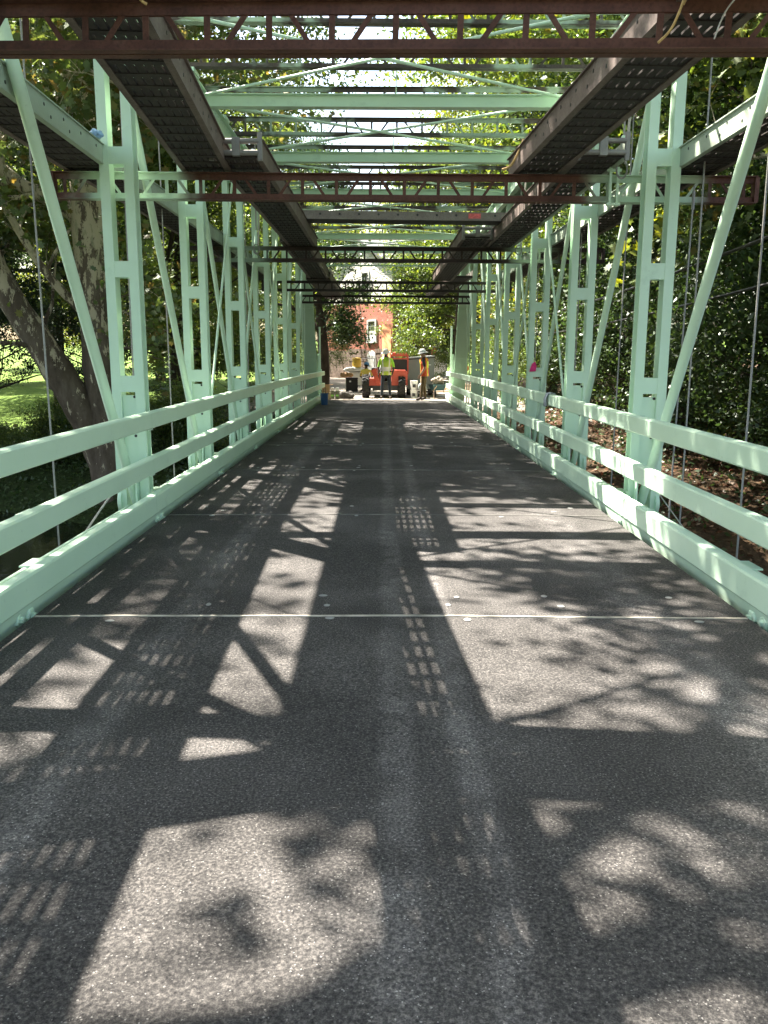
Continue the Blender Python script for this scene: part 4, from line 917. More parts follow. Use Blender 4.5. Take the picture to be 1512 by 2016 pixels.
bm_ = MB(); a, b_ = Vector((0.06, 0.7, 1.35)), Vector((0.06, 2.0, 2.72)); bm_.bar(a, b_, 0.36, 0.40, (0, -0.7, 0.7), 0.02); bm_.build('boom', 'boomorange', th)
bm_ = MB(); bm_.bar((0.0, 0.25, 0.70), (0.0, 0.75, 1.45), 0.30, 0.40, (0, -0.7, 0.7), 0.02); bm_.build('boom_mast', 'darkmetal', th)
MB().tube([(-0.05, 1.0, 0.8), (-0.05, 1.1, 1.7)], 0.05, 10).build('lift_ram', 'darkmetal', th, True)
MB().lathe([(0.001, 0), (0.07, 0), (0.06, 0.07), (0.001, 0.09)], (0.35, 0.5, 1.66), 10).build('beacon', 'orange', th, True)
# ---- grey box trailer
tr_ = thing('box_trailer', 'plain grey sheet-metal box trailer parked beside the telehandler', 'trailer', (1.42, 33.6, GZ), 0)
mb = MB(); mb.add([(-0.53, 0, 0.28), (0.53, 0, 0.28), (0.53, 2.6, 0.28), (-0.53, 2.6, 0.28), (-0.53, 0, 1.46), (0.53, 0, 1.54), (0.53, 2.6, 1.54), (-0.53, 2.6, 1.46)], [(0, 1, 2, 3), (4, 5, 6, 7), (0, 1, 5, 4), (1, 2, 6, 5), (2, 3, 7, 6), (3, 0, 4, 7)]); mb.build('body', 'grey', tr_)
mb = MB(); mb.bar((-0.55, -0.012, 1.47), (0.55, -0.012, 1.553), 0.05, 0.05); mb.bar((-0.55, -0.012, 0.28), (0.55, -0.012, 0.28), 0.04, 0.05); mb.build('edge_trim', 'darkmetal', tr_)
mb = MB(); mb.sweep([(-0.54, 0), (0.54, 0.08), (0.54, 0.14), (-0.54, 0.06)], [(0, 0.05, 1.48), (0, 2.6, 1.48)]); mb.build('roof', 'white', tr_)
MB().b2((0.18, -0.006, 1.24), (0.40, -0.002, 1.27)).build('badge', 'white', tr_); MB().b2((0.20, -0.006, 1.275), (0.34, -0.002, 1.295)).build('badge_stripe', 'redpaint', tr_)
for x in (-0.45, 0.45):
    MB().lathe([(0.1, -0.09), (0.25, -0.09), (0.28, -0.06), (0.28, 0.06), (0.25, 0.09), (0.1, 0.09)], (x, 1.4, 0.28), 18, 'x').build('tyre', 'rubber', tr_, True)
MB().b2((-0.5, -0.25, 0.16), (0.5, 0.0, 0.24)).build('drawbar', 'darkmetal', tr_)
# ---- portable toilet
t = thing('portable_toilet', 'dark teal portable toilet with a domed white roof behind the grey trailer', 'toilet', (2.35, 70, -0.05), 0.3); t.scale = (0.72, 0.72, 0.9)
MB().b2((-0.55, -0.55, 0), (0.55, 0.55, 1.85)).build('cabin', 'teal', t)
MB().b2((-0.35, -0.562, 0.1), (0.35, -0.552, 1.8)).build('door', 'teal', t)
mb = MB(); mb.sweep([(0.62 * math.cos(a), 0.30 * math.sin(a)) for a in np.linspace(0, math.pi, 12)], [(0, -0.62, 1.86), (0, 0.62, 1.86)]); mb.build('roof', 'white', t, True)
for x in (-0.35, 0.0): MB().b2((x - 0.12, -0.575, 1.45), (x + 0.12, -0.565, 1.72)).build('vent', 'white', t)
# ---- white shed gable far behind
t = thing('white_shed', 'small white shed gable glimpsed behind the toilet', 'shed', (3.3, 58, 0), 0)
mb = MB(); mb.add([(-1, 0, 0), (1, 0, 0), (1, 0, 2.2), (0, 0, 3.0), (-1, 0, 2.2), (-1, 3, 0), (1, 3, 0), (1, 3, 2.2), (0, 3, 3.0), (-1, 3, 2.2)], [(0, 1, 2, 3, 4), (9, 8, 7, 6, 5), (0, 5, 6, 1), (1, 6, 7, 2), (2, 7, 8, 3), (3, 8, 9, 4), (4, 9, 5, 0)]); mb.build('wall', 'white', t)
MB().b2((-0.3, -0.03, 1.5), (0.3, -0.005, 2.0)).build('panel', 'redpaint', t)
# ---- house
def mk_brick(name, c1, c2, mortar, scale, ratio=0.5, bw=0.5):
    m, t, b = mat(name); p = coord(t)
    mp = t.nodes.new('ShaderNodeMapping'); mp.inputs['Rotation'].default_value = (R(90), 0, 0); t.links.new(p, mp.inputs[0])
    br = t.nodes.new('ShaderNodeTexBrick'); br.inputs['Scale'].default_value = scale; br.inputs['Mortar Size'].default_value = 0.012
    br.inputs['Brick Width'].default_value = bw; br.inputs['Row Height'].default_value = 0.17; br.inputs['Color1'].default_value = (*c1, 1); br.inputs['Color2'].default_value = (*c2, 1); br.inputs['Mortar'].default_value = (*mortar, 1)
    t.links.new(mp.outputs[0], br.inputs['Vector']); c = mixc(t, ramp(t, noise(t, 0.8, 5, p), [(0.35, g(0)), (0.7, g(0.5))]), br.outputs[0], tuple(x * 1.25 for x in c1))
    t.links.new(c, b.inputs['Base Color']); b.inputs['Roughness'].default_value = 0.9; return m
M['brick'] = mk_brick('red_brick', (0.30, 0.085, 0.05), (0.40, 0.125, 0.075), (0.34, 0.25, 0.2), 2.2)
M['stone'] = simple('rubble_stone', (0.17, 0.12, 0.09), 0.95, 0.5, 9, bmp=0.8)
M['siding'] = simple('white_siding', (0.74, 0.71, 0.65), 0.6, 0.05, 3)
M['roofslate'] = simple('slate_roof', (0.10, 0.10, 0.11), 0.8, 0.3, 9)
ha = R(-63); hs = thing('brick_house', 'tall old house with stone cellar, red brick middle and white sided gable', 'house', (0.45, 50.0, -0.05), ha); hs.scale = (1.32, 1, 1)
# local: facade along -X from the right-hand (nearest) corner, facing local -Y
FW = 7.5
def wallbox(nm, z0, z1, m, th_=0.35): return MB().b2((-FW, 0, z0), (0, 2.4, z1)).build(nm, m, hs)
MB().b2((-FW - 0.04, -0.05, -0.6), (0.05, 2.45, 1.85)).build('stone_wall', 'stone', hs); wallbox('brick_wall', 1.852, 4.85, 'brick')
rs = random.Random(4)
sv = []
z = 1.6
rowz = -0.1
while rowz < 1.7:     # cellar stones set proud of the mortar
    hgt_ = rs.uniform(0.16, 0.28); x = -4.6
    while x < -0.05:
        w_ = rs.uniform(0.22, 0.55); x2 = min(x + w_, 0.02)
        if not (-2.62 < (x + x2) / 2 < -1.5):
            d = rs.uniform(0.01, 0.05); o = MB().bar(((x + x2) / 2, -0.05 - d, rowz + hgt_ / 2), ((x + x2) / 2, -0.03, rowz + hgt_ / 2), x2 - x - 0.025, hgt_ - 0.025, (0, 0, 1), 0.02).build('stone', 'stone', hs)
        x = x2
    rowz += hgt_
for k in range(22):
    z = 4.86 + k * 0.165; half = 1.0 if z < 6.6 else max(0.06, 1 - (z - 6.6) / 2.2)
    cx = -FW / 2; xa, xb = cx - FW / 2 * half, cx + FW / 2 * half
    MB().b2((xa, -0.035 + 0.0, z), (xb, 0.002, z + 0.158)).build('siding_board', 'siding', hs)
mb = MB(); mb.add([(-FW, 0.003, 4.852), (0, 0.003, 4.852), (0, 0.003, 6.6), (-FW / 2, 0.003, 8.7), (-FW, 0.003, 6.6), (-FW, 2.4, 4.852), (0, 2.4, 4.852), (0, 2.4, 6.6), (-FW / 2, 2.4, 8.7), (-FW, 2.4, 6.6)], [(0, 1, 2, 3, 4), (9, 8, 7, 6, 5), (0, 5, 6, 1), (1, 6, 7, 2), (2, 7, 8, 3), (3, 8, 9, 4), (4, 9, 5, 0)]); mb.build('upper_wall', 'siding', hs)
mb = MB(); mb.add([(0.35, -0.3, 6.45), (-FW / 2, -0.3, 8.85), (-FW - 0.35, -0.3, 6.45), (0.35, 2.7, 6.45), (-FW / 2, 2.7, 8.85), (-FW - 0.35, 2.7, 6.45), (0.35, -0.3, 6.6), (-FW / 2, -0.3, 9.0), (-FW - 0.35, -0.3, 6.6), (0.35, 2.7, 6.6), (-FW / 2, 2.7, 9.0), (-FW - 0.35, 2.7, 6.6)],
    [(6, 9, 10, 7), (7, 10, 11, 8), (0, 1, 4, 3), (1, 2, 5, 4), (0, 6, 7, 1), (1, 7, 8, 2), (3, 4, 10, 9), (4, 5, 11, 10), (0, 3, 9, 6), (2, 8, 11, 5)]); mb.build('roof', 'roofslate', hs)
def hwin(x, z, w_, h_, blind):
    f = MB()
    for xa, xb, za, zb in ((x - w_ / 2 - .1, x - w_ / 2, z - .1, z + h_ + .1), (x + w_ / 2, x + w_ / 2 + .1, z - .1, z + h_ + .1), (x - w_ / 2, x + w_ / 2, z + h_, z + h_ + .1), (x - w_ / 2 - .16, x + w_ / 2 + .16, z - .16, z - .001)): f.b2((xa, -0.09, za), (xb, -0.036 if False else 0.0, zb))
    fr = f.build('window', 'white', hs); n = 3
    for i in range(n):
        for j in range(2):
            pa = MB(); ww = w_ / n; hh = h_ * (0.5 if blind else 1.0) / 2; zz = z + (h_ * 0.5 if blind else 0) + j * hh
            pa.b2((x - w_ / 2 + i * ww + .025, -0.045, zz + .025), (x - w_ / 2 + (i + 1) * ww - .025, -0.037, zz + hh - .025)); pa.build('pane', 'glass', fr)
    MB().b2((x - w_ / 2, -0.035, z), (x + w_ / 2, -0.005, z + h_)).build('sash', 'white', fr)
hwin(-2.05, 2.45, 0.74, 1.15, True); hwin(-2.75, 5.55, 0.66, 1.0, False); hwin(-5.4, 2.45, 0.74, 1.15, True)
dr = MB(); dr.b2((-2.5, -0.09, 0.0), (-1.6, -0.03, 1.5)); dr.lathe([(0.001, -0.03), (0.45, -0.03), (0.45, 0.03), (0.001, 0.03)], (-2.05, -0.06, 1.38), 20, 'y'); door = dr.build('door', 'white', hs)
for k in range(2): MB().b2((-2.38, -0.1, 0.15 + k * 0.65), (-1.72, -0.092, 0.7 + k * 0.65)).build('door_panel', 'white', door)
MB().b2((-0.28, -0.14, 1.9), (-0.06, -0.002, 2.25)).build('meter_box', 'grey', hs)
# ---- site fence panel by the house
t = thing('fence_panel', 'wire site fence panel standing before the cellar door', 'fence', (-0.95, 42.5, -0.15), 0)
for x in (-0.42, -0.32, 0.42): MB().tube([(x, 0, 0), (x, 0, 1.5)], 0.022, 8).build('fence_post', 'alu', t, True)
for z in (0.15, 1.48): MB().tube([(-0.42, 0, z), (0.42, 0, z)], 0.018, 8).build('fence_rail', 'alu', t, True)
# ---- heap of supplies on the house side
t = thing('tool_chest', 'black steel tool chest on the gravel below the white sacks', 'chest', (-1.50, 37.6, -0.16), 0.1)
MB().bar((0, -0.25, 0.33), (0, 0.25, 0.33), 0.52, 0.56, (0, 0, 1), 0.02).build('body', 'black', t); MB().b2((-0.27, -0.27, 0.62), (0.27, 0.27, 0.68)).build('lid', 'black', t); MB().b2((-0.12, -0.262, 0.48), (-0.04, -0.255, 0.55)).build('latch', 'white', t)
t = thing('work_table', 'white folding work table loaded with a sack behind the black chest', 'table', (-1.35, 39.2, -0.16), 0)
MB().b2((-0.45, -0.3, 0.82), (0.45, 0.3, 0.88)).build('table_top', 'white', t)
for x in (-.4, .4):
    for y in (-.25, .25): MB().b2((x - .02, y - .02, 0), (x + .02, y + .02, 0.819)).build('leg', 'white', t)
MB().b2((-0.3, -0.32, 0.3), (0.45, -0.29, 0.8)).build('apron', 'white', t)
tag(blob('white_sack', (-1.42, 39.15, 0.84), (0.50, 0.25, 0.13), 'white', 5, None, 0.15), 'full white sack lying on the work table', 'sack')
t = thing('drinks_cooler', 'round yellow drinks cooler on top of the white sack', 'cooler', (-1.32, 39.2, 0.94), 0)
MB().lathe([(0.17, 0), (0.2, 0.05), (0.21, 0.3), (0.19, 0.36), (0.001, 0.38)], n=18).build('barrel', 'yellow', t, True); MB().lathe([(0.001, 0.37), (0.215, 0.37), (0.21, 0.43), (0.001, 0.45)], n=18).build('lid', 'yellow', t, True)
tag(blob('cardboard_scrap', (-1.75, 38.2, 0.62), (0.28, 0.15, 0.12), 'card', 8, None, 0.2), 'torn brown cardboard heaped beside the white sack', 'cardboard')
t = thing('cardboard_box', 'open brown cardboard box just past the end of the guard rail', 'box', (-2.30, 31.1, GZ), 0.2)
for nm, lo, hi in (('wall', (-.22, -.17, 0.25), (.22, -.16, .55)), ('wall', (-.22, .16, 0.25), (.22, .17, .55)), ('wall', (-.22, -.159, 0.25), (-.21, .159, .55)), ('wall', (.21, -.159, 0.25), (.22, .159, .55)), ('base', (-.209, -.159, 0.25), (.209, .159, .26)), ('flap', (.221, -.16, .54), (.36, .16, .55))): MB().b2(lo, hi).build(nm, 'card', t)
t = thing('cardboard_box', 'closed pale box under the open brown cardboard box', 'box', (-2.30, 31.1, GZ), 0.2); MB().bar((0, -.2, .12), (0, .2, .12), .5, .24, (0, 0, 1), .005).build('carton', 'wood', t); MB().b2((-.03, -.205, .02), (.03, -.2005, .24)).build('tape', 'white', t)
M['lime'] = simple('lime_label', (0.25, 0.62, 0.12), 0.5, 0.1, 6); M['mortarbag'] = simple('grey_green_bag', (0.16, 0.17, 0.12), 0.8, 0.2, 9)
for k, (x, col) in enumerate(((-2.0, 'mortarbag'), (-1.81, 'mortarbag'))):
    t = thing('jug', 'squat grey-green jug with a pale cap and lime label', 'jug', (x, 31.6, GZ), 0, 'jugs past the deck end')
    MB().lathe([(0.085, 0), (0.09, 0.05), (0.09, 0.26), (0.05, 0.33), (0.001, 0.34)], n=12).build('bottle', col, t, True); MB().b2((-0.06, -0.06, 0.30), (0.06, 0.06, 0.42)).build('cap', 'white', t); MB().b2((-0.055, -0.096, 0.1), (0.055, -0.089, 0.16)).build('label_patch', 'lime', t)
M['burlap'] = simple('dirty_tarp', (0.10, 0.09, 0.08), 0.9, 0.5, 12); M['mulch'] = simple('wood_chips', (0.30, 0.24, 0.18), 0.95, 0.5, 22, bmp=0.8)
tag(blob('tarp_bundle', (-1.5, 31.9, 0.0), (0.34, 0.22, 0.16), 'burlap', 12, None, 0.25), 'dirty crumpled tarp bundle on the gravel next to the jugs', 'tarp')
tag(blob('gravel_heap', (-2.6, 35.6, -0.30), (1.3, 0.8, 0.30), 'mulch', 14, None, 0.12), 'low heap of grey chippings near the tree trunk', 'heap')
# ---- bucket on the deck
t = thing('bucket', 'blue plastic bucket with tools in it standing on the asphalt deck', 'bucket', (-1.93, 26.4, camber(26.4) - 0.006), 0.4)
MB().lathe([(0.105, 0.0), (0.125, 0.33), (0.132, 0.335), (0.132, 0.36), (0.12, 0.36), (0.10, 0.02), (0.001, 0.02)], n=20).build('pail', 'blue', t, True)
MB().tube([(0.128 * math.cos(a), 0.02, 0.35 + 0.11 * math.sin(a)) for a in np.linspace(0, math.pi, 10)], 0.004, 5).build('handle', 'cable', t, True)
for k in range(3): MB().tube([(0.03 * k - .03, 0.0, 0.1), (0.07 * k - .09, 0.03 * k, 0.46 + .04 * k)], 0.012, 6).build('tool_handle', 'burlap', t, True)
# ---- buckets and compressor on the wooded side
for k in range(2):
    t = thing('white_bucket', ('lower', 'upper')[k] + ' white plastic bucket of the stack before the grey trailer', 'bucket', (1.10, 32.2, GZ + k * 0.34), 0.1 * k, 'stacked white buckets')
    MB().lathe([(0.125, 0.0), (0.14, 0.30), (0.148, 0.30), (0.148, 0.33), (0.001, 0.335)], n=16).build('pail', 'white', t, True); MB().b2((-0.07, -0.142, 0.08), (0.05, -0.128, 0.2)).build('label_patch', 'darkmetal', t)
t = thing('mixer', 'small grey mixer drum on legs beside the white buckets', 'mixer', (1.42, 32.0, GZ), 0)
MB().lathe([(0.06, -0.22), (0.16, -0.15), (0.19, 0.0), (0.17, 0.12), (0.11, 0.2), (0.10, 0.2)], (0, 0, 0.42), 18, 'y').build('drum', 'grey', t, True)
for x in (-.12, .12): MB().tube([(x, -0.1, 0), (x * .5, 0, 0.35)], 0.015, 6).build('leg', 'darkmetal', t, True); MB().tube([(x, 0.15, 0), (x * .5, 0, 0.35)], 0.015, 6).build('leg', 'darkmetal', t, True)
MB().b2((-0.07, 0.03, 0.60), (0.09, 0.25, 0.86)).build('motor', 'wood', t)
t = thing('wheelbarrow', 'navy wheelbarrow heaped with scraps behind the worker in the orange vest', 'wheelbarrow', (2.0, 32.3, GZ), 0.2)
mb = MB(); mb.add([(-.18, -.25, .30), (.18, -.25, .30), (.18, .25, .30), (-.18, .25, .30), (-.28, -.36, .55), (.28, -.36, .55), (.28, .36, .52), (-.28, .36, .52)], [(0, 3, 2, 1), (0, 1, 5, 4), (1, 2, 6, 5), (2, 3, 7, 6), (3, 0, 4, 7), (4, 5, 6, 7)]); mb.build('tray', 'teal', t)
for x in (-.2, .2): MB().tube([(x, -.3, 0), (x, -.2, .3), (x * 1.2, -.8, .5)], .016, 6).build('handle', 'wood', t, True)
MB().lathe([(.03, -.04), (.14, -.04), (.16, 0), (.14, .04), (.03, .04)], (0, .4, .16), 14, 'x').build('wheel', 'rubber', t, True)
tag(blob('scrap_heap', (2.0, 32.3, 0.52), (0.22, 0.26, 0.16), 'mulch', 19, None, 0.35), 'brown and white scraps heaped in the navy wheelbarrow', 'scraps')
t = thing('orange_barricade', 'folded orange warning barricade leaning near the far end of the ragged rail', 'barricade', (3.05, 34.2, -0.25), 0)
q = Matrix.Rotation(R(28), 3, 'Y')
MB().box((0.05, 0, 1.12), (0.42, 0.03, 0.62), q).build('sign_board', 'signorange', t)
MB().box((0.05, -0.022, 1.22), (0.10, 0.006, 0.16), q).build('sign_mark', 'black', t)
for s in (-1, 1): MB().tube([(s * .10, 0, 0), (-s * .02, 0, .9)], .022, 6).build('leg', 'signorange', t, True)
for k in range(5): MB().bar((-.1, -.012, .2 + k * .14), (.1, -.012, .3 + k * .14), .02, .03).build('lattice', 'signorange', t)
M['stucco'] = simple('white_tarp', (0.62, 0.62, 0.60), 0.8, 0.1, 8)
tag(blob('white_tarp', (2.9, 33.4, -0.12), (0.75, 0.5, 0.10), 'stucco', 31, None, 0.2), 'crumpled white tarp on the ground behind the orange-vest worker', 'tarp')
for k in range(5):
    t = MB(); yb_ = 36.5 + k * 0.5; t.bar((1.9 + .1 * k, yb_, -0.05 + 0.05 * k), (4.2, yb_ + 0.3, -0.02 + .05 * k), 0.14, 0.045, (0, 0, 1), 0.004)
    tag(t.build('sawn_plank', 'wood'), 'pale sawn plank lying on the verge beyond the white tarp', 'plank', 'sawn planks on the verge')

# ================================================================== PEOPLE
M['skin_d'] = simple('skin_dark', (0.07, 0.035, 0.022), 0.55, 0.1, 10); M['skin_l'] = simple('skin_light', (0.42, 0.24, 0.17), 0.55, 0.08, 10)
M['jeans'] = simple('dark_jeans', (0.022, 0.03, 0.042), 0.9, 0.3, 14); M['khaki'] = simple('khaki_trousers', (0.15, 0.095, 0.045), 0.9, 0.25, 12)
M['limeshirt'] = simple('lime_shirt', (0.36, 0.72, 0.06), 0.8, 0.12, 10); M['limevest'] = simple('lime_vest', (0.44, 0.58, 0.08), 0.8, 0.15, 10)
M['blacktee'] = simple('charcoal_tee', (0.03, 0.03, 0.034), 0.9, 0.2, 10); M['orangevest'] = simple('orange_vest', (0.75, 0.10, 0.03), 0.7, 0.12, 10)
M['vestyellow'] = simple('vest_yellow', (0.80, 0.68, 0.03), 0.6, 0.08, 10); M['yellowtee'] = simple('yellow_tee', (0.80, 0.62, 0.12), 0.85, 0.1, 8)
M['boot'] = simple('work_boots', (0.035, 0.022, 0.015), 0.8, 0.2, 10); M['silver'] = simple('reflective_tape', (0.72, 0.70, 0.66), 0.4, 0.08, 10)
M['bluecap'] = simple('blue_cap', (0.12, 0.28, 0.52), 0.8, 0.1, 10); M['hair'] = simple('dark_hair', (0.018, 0.013, 0.01), 0.8, 0.2, 20); M['stripe'] = simple('vest_orange_stripe', (0.80, 0.16, 0.02), 0.6, 0.1, 8)
M['bronze_hat'] = simple('brown_hat', (0.22, 0.09, 0.04), 0.6, 0.1, 8)
def person(label, loc, rz, J, skin, shirt, trouser, sleeve=0.5, head_rot=(0, 0, 0), extra=None):
    """J: joints in metres, figure facing +Y, x>0 = its right hand seen from behind"""
    p = thing('person', label, 'person', loc, rz)
    me = bpy.data.meshes.new('body'); V, E, RD = [], [], []
    def v(c, r, par=None):
        V.append(tuple(c)); RD.append(r); i = len(V) - 1
        if par is not None: E.append((par, i))
        return i
    pel = v(J['pelvis'], (0.155, 0.11)); sp = v(J['spine'], (0.145, 0.105), pel); chs = v(J['chest'], (0.165, 0.115), sp)
    nk = v(J['neck'], (0.056, 0.058), chs); hb = v(J['head'], (0.072, 0.082), nk)
    hd = Vector(J['head']); hq = Quaternion((0, 0, 1), head_rot[2]) @ Quaternion((1, 0, 0), head_rot[0])
    v(hd + hq @ Vector((0, 0.005, 0.10)), (0.076, 0.092), hb)
    for s, tagx in ((-1, 'L'), (1, 'R')):
        sh = v(J['sho' + tagx], 0.066, chs); el = v(J['elb' + tagx], 0.046, sh); wr = v(J['wri' + tagx], 0.030, el)
        d = (Vector(J['wri' + tagx]) - Vector(J['elb' + tagx])).normalized(); fwd = Vector(J.get('fwd' + tagx, (0, 1, 0))); side = d.cross(fwd).normalized(); fwd = side.cross(d).normalized()
        pa = v(Vector(J['wri' + tagx]) + d * 0.075, (0.036, 0.020), wr)
        for k, (o_, ln) in enumerate(((-0.030, 0.070), (-0.010, 0.082), (0.010, 0.078), (0.028, 0.062))):
            b0 = Vector(J['wri' + tagx]) + d * 0.10 + fwd * o_; a_ = v(b0, 0.0095, pa); b_ = v(b0 + d * ln * 0.55 + side * 0.012 * -s, 0.009, a_); v(b0 + d * ln * 0.95 + side * 0.035 * -s, 0.008, b_)
        t0 = Vector(J['wri' + tagx]) + d * 0.04 + fwd * 0.034; a_ = v(t0, 0.011, pa); v(t0 + d * 0.045 + fwd * 0.022, 0.009, a_)
        hp = v(J['hip' + tagx], (0.095, 0.10), pel); kn = v(J['kne' + tagx], 0.066, hp); an = v(J['ank' + tagx], 0.050, kn); v(J['toe' + tagx], (0.046, 0.034), an)
    me.from_pydata(V, E, []); o = link('body', me, p)
    sk = o.modifiers.new('skin', 'SKIN'); sk.use_smooth_shade = True
    for i, r in enumerate(RD): o.data.skin_vertices[0].data[i].radius = r if isinstance(r, tuple) else (r, r)
    o.data.skin_vertices[0].data[pel].use_root = True
    ss = o.modifiers.new('sub', 'SUBSURF'); ss.levels = 1; ss.render_levels = 1
    dg = bpy.context.evaluated_depsgraph_get(); dg.update(); nm = bpy.data.meshes.new_from_object(o.evaluated_get(dg)); o.modifiers.clear(); o.data = nm
    nm.materials.clear()
    for k in (skin, shirt, trouser, 'boot'): nm.materials.append(M[k])
    P_ = {k: Vector(c) for k, c in J.items()}
    def seg(c, a, b_):
        ab = b_ - a; u = max(0, min(1, (c - a).dot(ab) / ab.length_squared)); return (c - a - ab * u).length, u
    bones = [('pelvis', 'spine', 2), ('spine', 'chest', 1), ('chest', 'neck', 1), ('neck', 'head', 0)]
    for tg in 'LR': bones += [('chest', 'sho' + tg, 1), ('sho' + tg, 'elb' + tg, 11), ('elb' + tg, 'wri' + tg, 0), ('hip' + tg, 'kne' + tg, 2), ('kne' + tg, 'ank' + tg, 2), ('ank' + tg, 'toe' + tg, 3), ('pelvis', 'hip' + tg, 2)]
    for f in nm.polygons:
        c = f.center; best = min(((seg(c, P_[a], P_[b_]), m_, a) for a, b_, m_ in bones), key=lambda q: q[0][0]); (dist, u), m_, a = best
        if m_ == 11: m_ = 1 if u < sleeve * 2 else 0
        if a == 'chest' and m_ == 1 and c.z > P_['neck'].z - 0.0: m_ = 0
        if a == 'pelvis' and m_ == 2 and u > 0.45: m_ = 1
        if a.startswith('kne') and u > 0.88: m_ = 3
        f.material_index = m_
    nm.shade_smooth()
    # face: nose, brow, eyes, ears, mouth
    def hp(x, y, z): return hd + hq @ Vector((x, y, z + 0.02))
    fc = MB()
    fc.add([hp(-0.012, 0.082, 0.03), hp(0.012, 0.082, 0.03), hp(0.016, 0.088, -0.005), hp(-0.016, 0.088, -0.005), hp(0, 0.108, 0.0)], [(0, 1, 4), (1, 2, 4), (2, 3, 4), (3, 0, 4)])
    for s in (-1, 1): fc.lathe([(0.001, -0.006), (0.022, -0.004), (0.024, 0.004), (0.001, 0.008)], hp(s * 0.076, 0.0, 0.02), 8, 'x')
    fc.build('face_relief', skin, p, True)
    ey = MB()
    for s in (-1, 1): ey.lathe([(0.001, -0.004), (0.011, -0.002), (0.011, 0.002), (0.001, 0.004)], hp(s * 0.030, 0.082, 0.035), 8, 'y')
    ey.bar(hp(-0.022, 0.084, -0.035), hp(0.022, 0.084, -0.035), 0.006, 0.008); ey.build('eyes_and_mouth', 'hair', p)
    hr = MB(); hr.lathe([(0.082, 0.0), (0.092, 0.05), (0.075, 0.10), (0.001, 0.13)], hp(0, -0.012, 0.0), 12); hr.build('hair', 'hair', p, True)
    return p, hd, hq
def hat(p, hd, hq, m, brim=True, cap=False):
    mb = MB(); prof = [(0.001, 0.155), (0.045, 0.15), (0.085, 0.125), (0.108, 0.08), (0.116, 0.03), (0.118, 0.02)]
    vs_, n = [], 20
    for r, z in prof:
        for i in range(n): a = 2 * math.pi * i / n; vs_.append(hd + hq @ Vector((r * math.cos(a), 1.12 * r * math.sin(a), z + 0.05)))
    fs_ = [(i * n + j, i * n + (j + 1) % n, (i + 1) * n + (j + 1) % n, (i + 1) * n + j) for i in range(len(prof) - 1) for j in range(n)]
    mb.add(vs_, fs_); ob = mb.build('hard_hat' if not cap else 'cap', m, p, True); sd_ = ob.modifiers.new('s', 'SOLIDIFY'); sd_.thickness = 0.006
    b = MB(); vs_ = []
    for i in range(n):
        a = 2 * math.pi * i / n
        ext = 0.052 if brim else (0.075 if math.sin(a) > 0.55 else 0.0)
        for r, dz in ((0.113, 0.024), (0.117 + ext, 0.008 if ext else 0.022)): vs_.append(hd + hq @ Vector((r * math.cos(a), 1.12 * r * math.sin(a), dz + 0.05)))
    b.add(vs_, [(2 * i, 2 * i + 1, 2 * ((i + 1) % n) + 1, 2 * ((i + 1) % n)) for i in range(n)]); bo = b.build('brim', m, ob, True); sd_ = bo.modifiers.new('s', 'SOLIDIFY'); sd_.thickness = 0.006
    return ob
def vest(p, J, m, mt, stripe, waist_tape, yoke=None):
    c0, c1, pz = Vector(J['spine']), Vector(J['chest']), Vector(J['pelvis']); n = 24
    levels = [(-0.10, 0.188, 0.145, pz), (0.04, 0.178, 0.138, pz), (0.0, 0.178, 0.138, c0), (0.10, 0.190, 0.142, c0), (0.0, 0.205, 0.146, c1), (0.075, 0.200, 0.130, c1), (0.125, 0.150, 0.095, c1)]
    mb = MB(); vs_ = []
    for dz, rx, ry, c in levels:
        for i in range(n): a = 2 * math.pi * i / n; vs_.append(c + Vector((rx * math.cos(a), ry * math.sin(a), dz)))
    fs_ = []; mi = []
    for l in range(len(levels) - 1):
        for j in range(n):
            a = 2 * math.pi * (j + 0.5) / n; front = math.sin(a) > 0.0; w_ = abs(math.cos(a))
            if l >= 4 and w_ > 0.82: continue                       # arm holes
            if l >= 4 and front and w_ < 0.33: continue                # open V neck
            fs_.append((l * n + j, l * n + (j + 1) % n, (l + 1) * n + (j + 1) % n, (l + 1) * n + j))
            k = 0
            if 0.42 < w_ < 0.62: k = 1
            if l == waist_tape: k = 1
            if 0.62 <= w_ < 0.76: k = 2
            if yoke is not None and l in yoke and w_ < 0.76: k = 3
            mi.append(k)
    mb.add(vs_, fs_); mb.mi = mi; o = mb.build('safety_vest', [m, mt, stripe, 'vestyellow'], p, True); sd_ = o.modifiers.new('s', 'SOLIDIFY'); sd_.thickness = 0.008; sd_.offset = 1
def stand(h=1.0, lean=0.0, spread=0.11, arms='down'):
    J = {'pelvis': (0, 0, .95), 'spine': (0, .01 + lean * .3, 1.14), 'chest': (0, .02 + lean * .7, 1.36), 'neck': (0, .03 + lean, 1.50), 'head': (0, .055 + lean * 1.1, 1.585)}
    for s, k in ((-1, 'L'), (1, 'R')):
        J['hip' + k] = (s * .095, 0, .90); J['kne' + k] = (s * spread, .03, .49); J['ank' + k] = (s * (spread + .02), -.02, .085); J['toe' + k] = (s * (spread + .05), .16, .04)
        J['sho' + k] = (s * .195, .01 + lean * .7, 1.415); J['elb' + k] = (s * .265, -.03 + lean * .5, 1.13); J['wri' + k] = (s * .27, .07 + lean * .5, .90)
    return {k: tuple(np.array(c) * h) for k, c in J.items()}
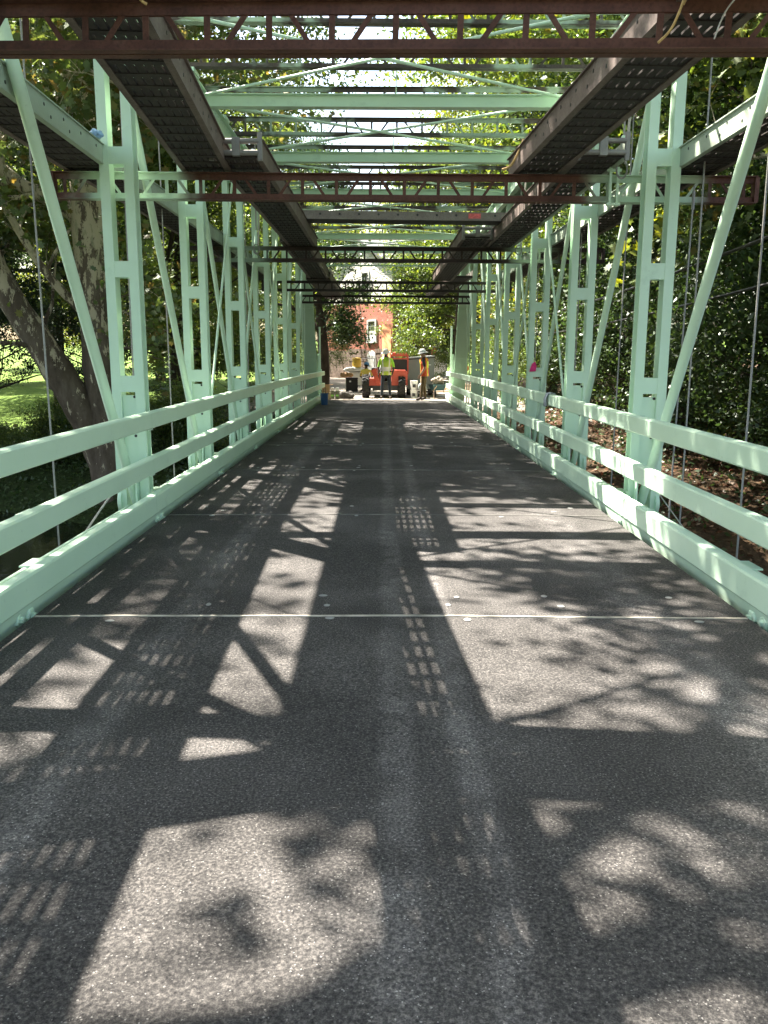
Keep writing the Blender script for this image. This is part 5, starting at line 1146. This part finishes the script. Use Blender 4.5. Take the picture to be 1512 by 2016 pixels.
# worker facing us in lime
J = stand(1.02, 0.02, 0.13); J['wriL'] = (-.23, .16, .93); J['elbL'] = (-.29, -.03, 1.14)
p, hd, hq = person('worker in lime shirt, lime safety vest, dark jeans and hard hat, standing before the telehandler', (0.02, 30.75, -0.075), R(180), J, 'skin_d', 'limeshirt', 'jeans', 0.5, (R(-18), 0, R(-25)))
hat(p, hd, hq, 'white'); vest(p, J, 'limevest', 'silver', 'stripe', 1)
MB().b2((-0.19, 0.085, 0.98), (0.19, 0.1, 1.02)).build('belt', 'boot', p)
# worker in profile
J = stand(1.0, 0.01, 0.10); J['kneL'] = (-.10, .06, .49); J['ankL'] = (-.12, .10, .085); J['toeL'] = (-.13, .28, .04); J['wriR'] = (.28, .02, .88); J['elbR'] = (.29, -.06, 1.13); J['elbL'] = (-.28, -.05, 1.13); J['wriL'] = (-.25, .10, .90)
p, hd, hq = person('worker in orange and yellow vest, dark tee, khaki trousers and white hard hat, turned sideways', (1.36, 29.3, camber(29.3) - 0.006), R(78), J, 'skin_l', 'blacktee', 'khaki', 0.42, (R(-12), 0, R(8)))
hat(p, hd, hq, 'white'); vest(p, J, 'orangevest', 'vestyellow', 'vestyellow', 9, (2, 3))
# kneeling worker
J = {'pelvis': (0, -.05, .48), 'spine': (0, .0, .68), 'chest': (0, .04, .90), 'neck': (0, .07, 1.04), 'head': (0, .10, 1.125)}
for s, k in ((-1, 'L'), (1, 'R')):
    J['hip' + k] = (s * .10, -.04, .45); J['kne' + k] = (s * .14, .20, .09); J['ank' + k] = (s * .14, -.22, .09); J['toe' + k] = (s * .15, -.36, .05)
    J['sho' + k] = (s * .20, .05, .955); J['elb' + k] = (s * .27, .10, .68); J['wri' + k] = (s * .20, .32, .62)
p, hd, hq = person('worker in yellow tee shirt and blue cap kneeling behind the telehandler wheel', (-0.86, 37.4, -0.12), R(-12), J, 'skin_d', 'yellowtee', 'jeans', 0.45, (R(-15), 0, R(-20)))
hat(p, hd, hq, 'bluecap', False, True)
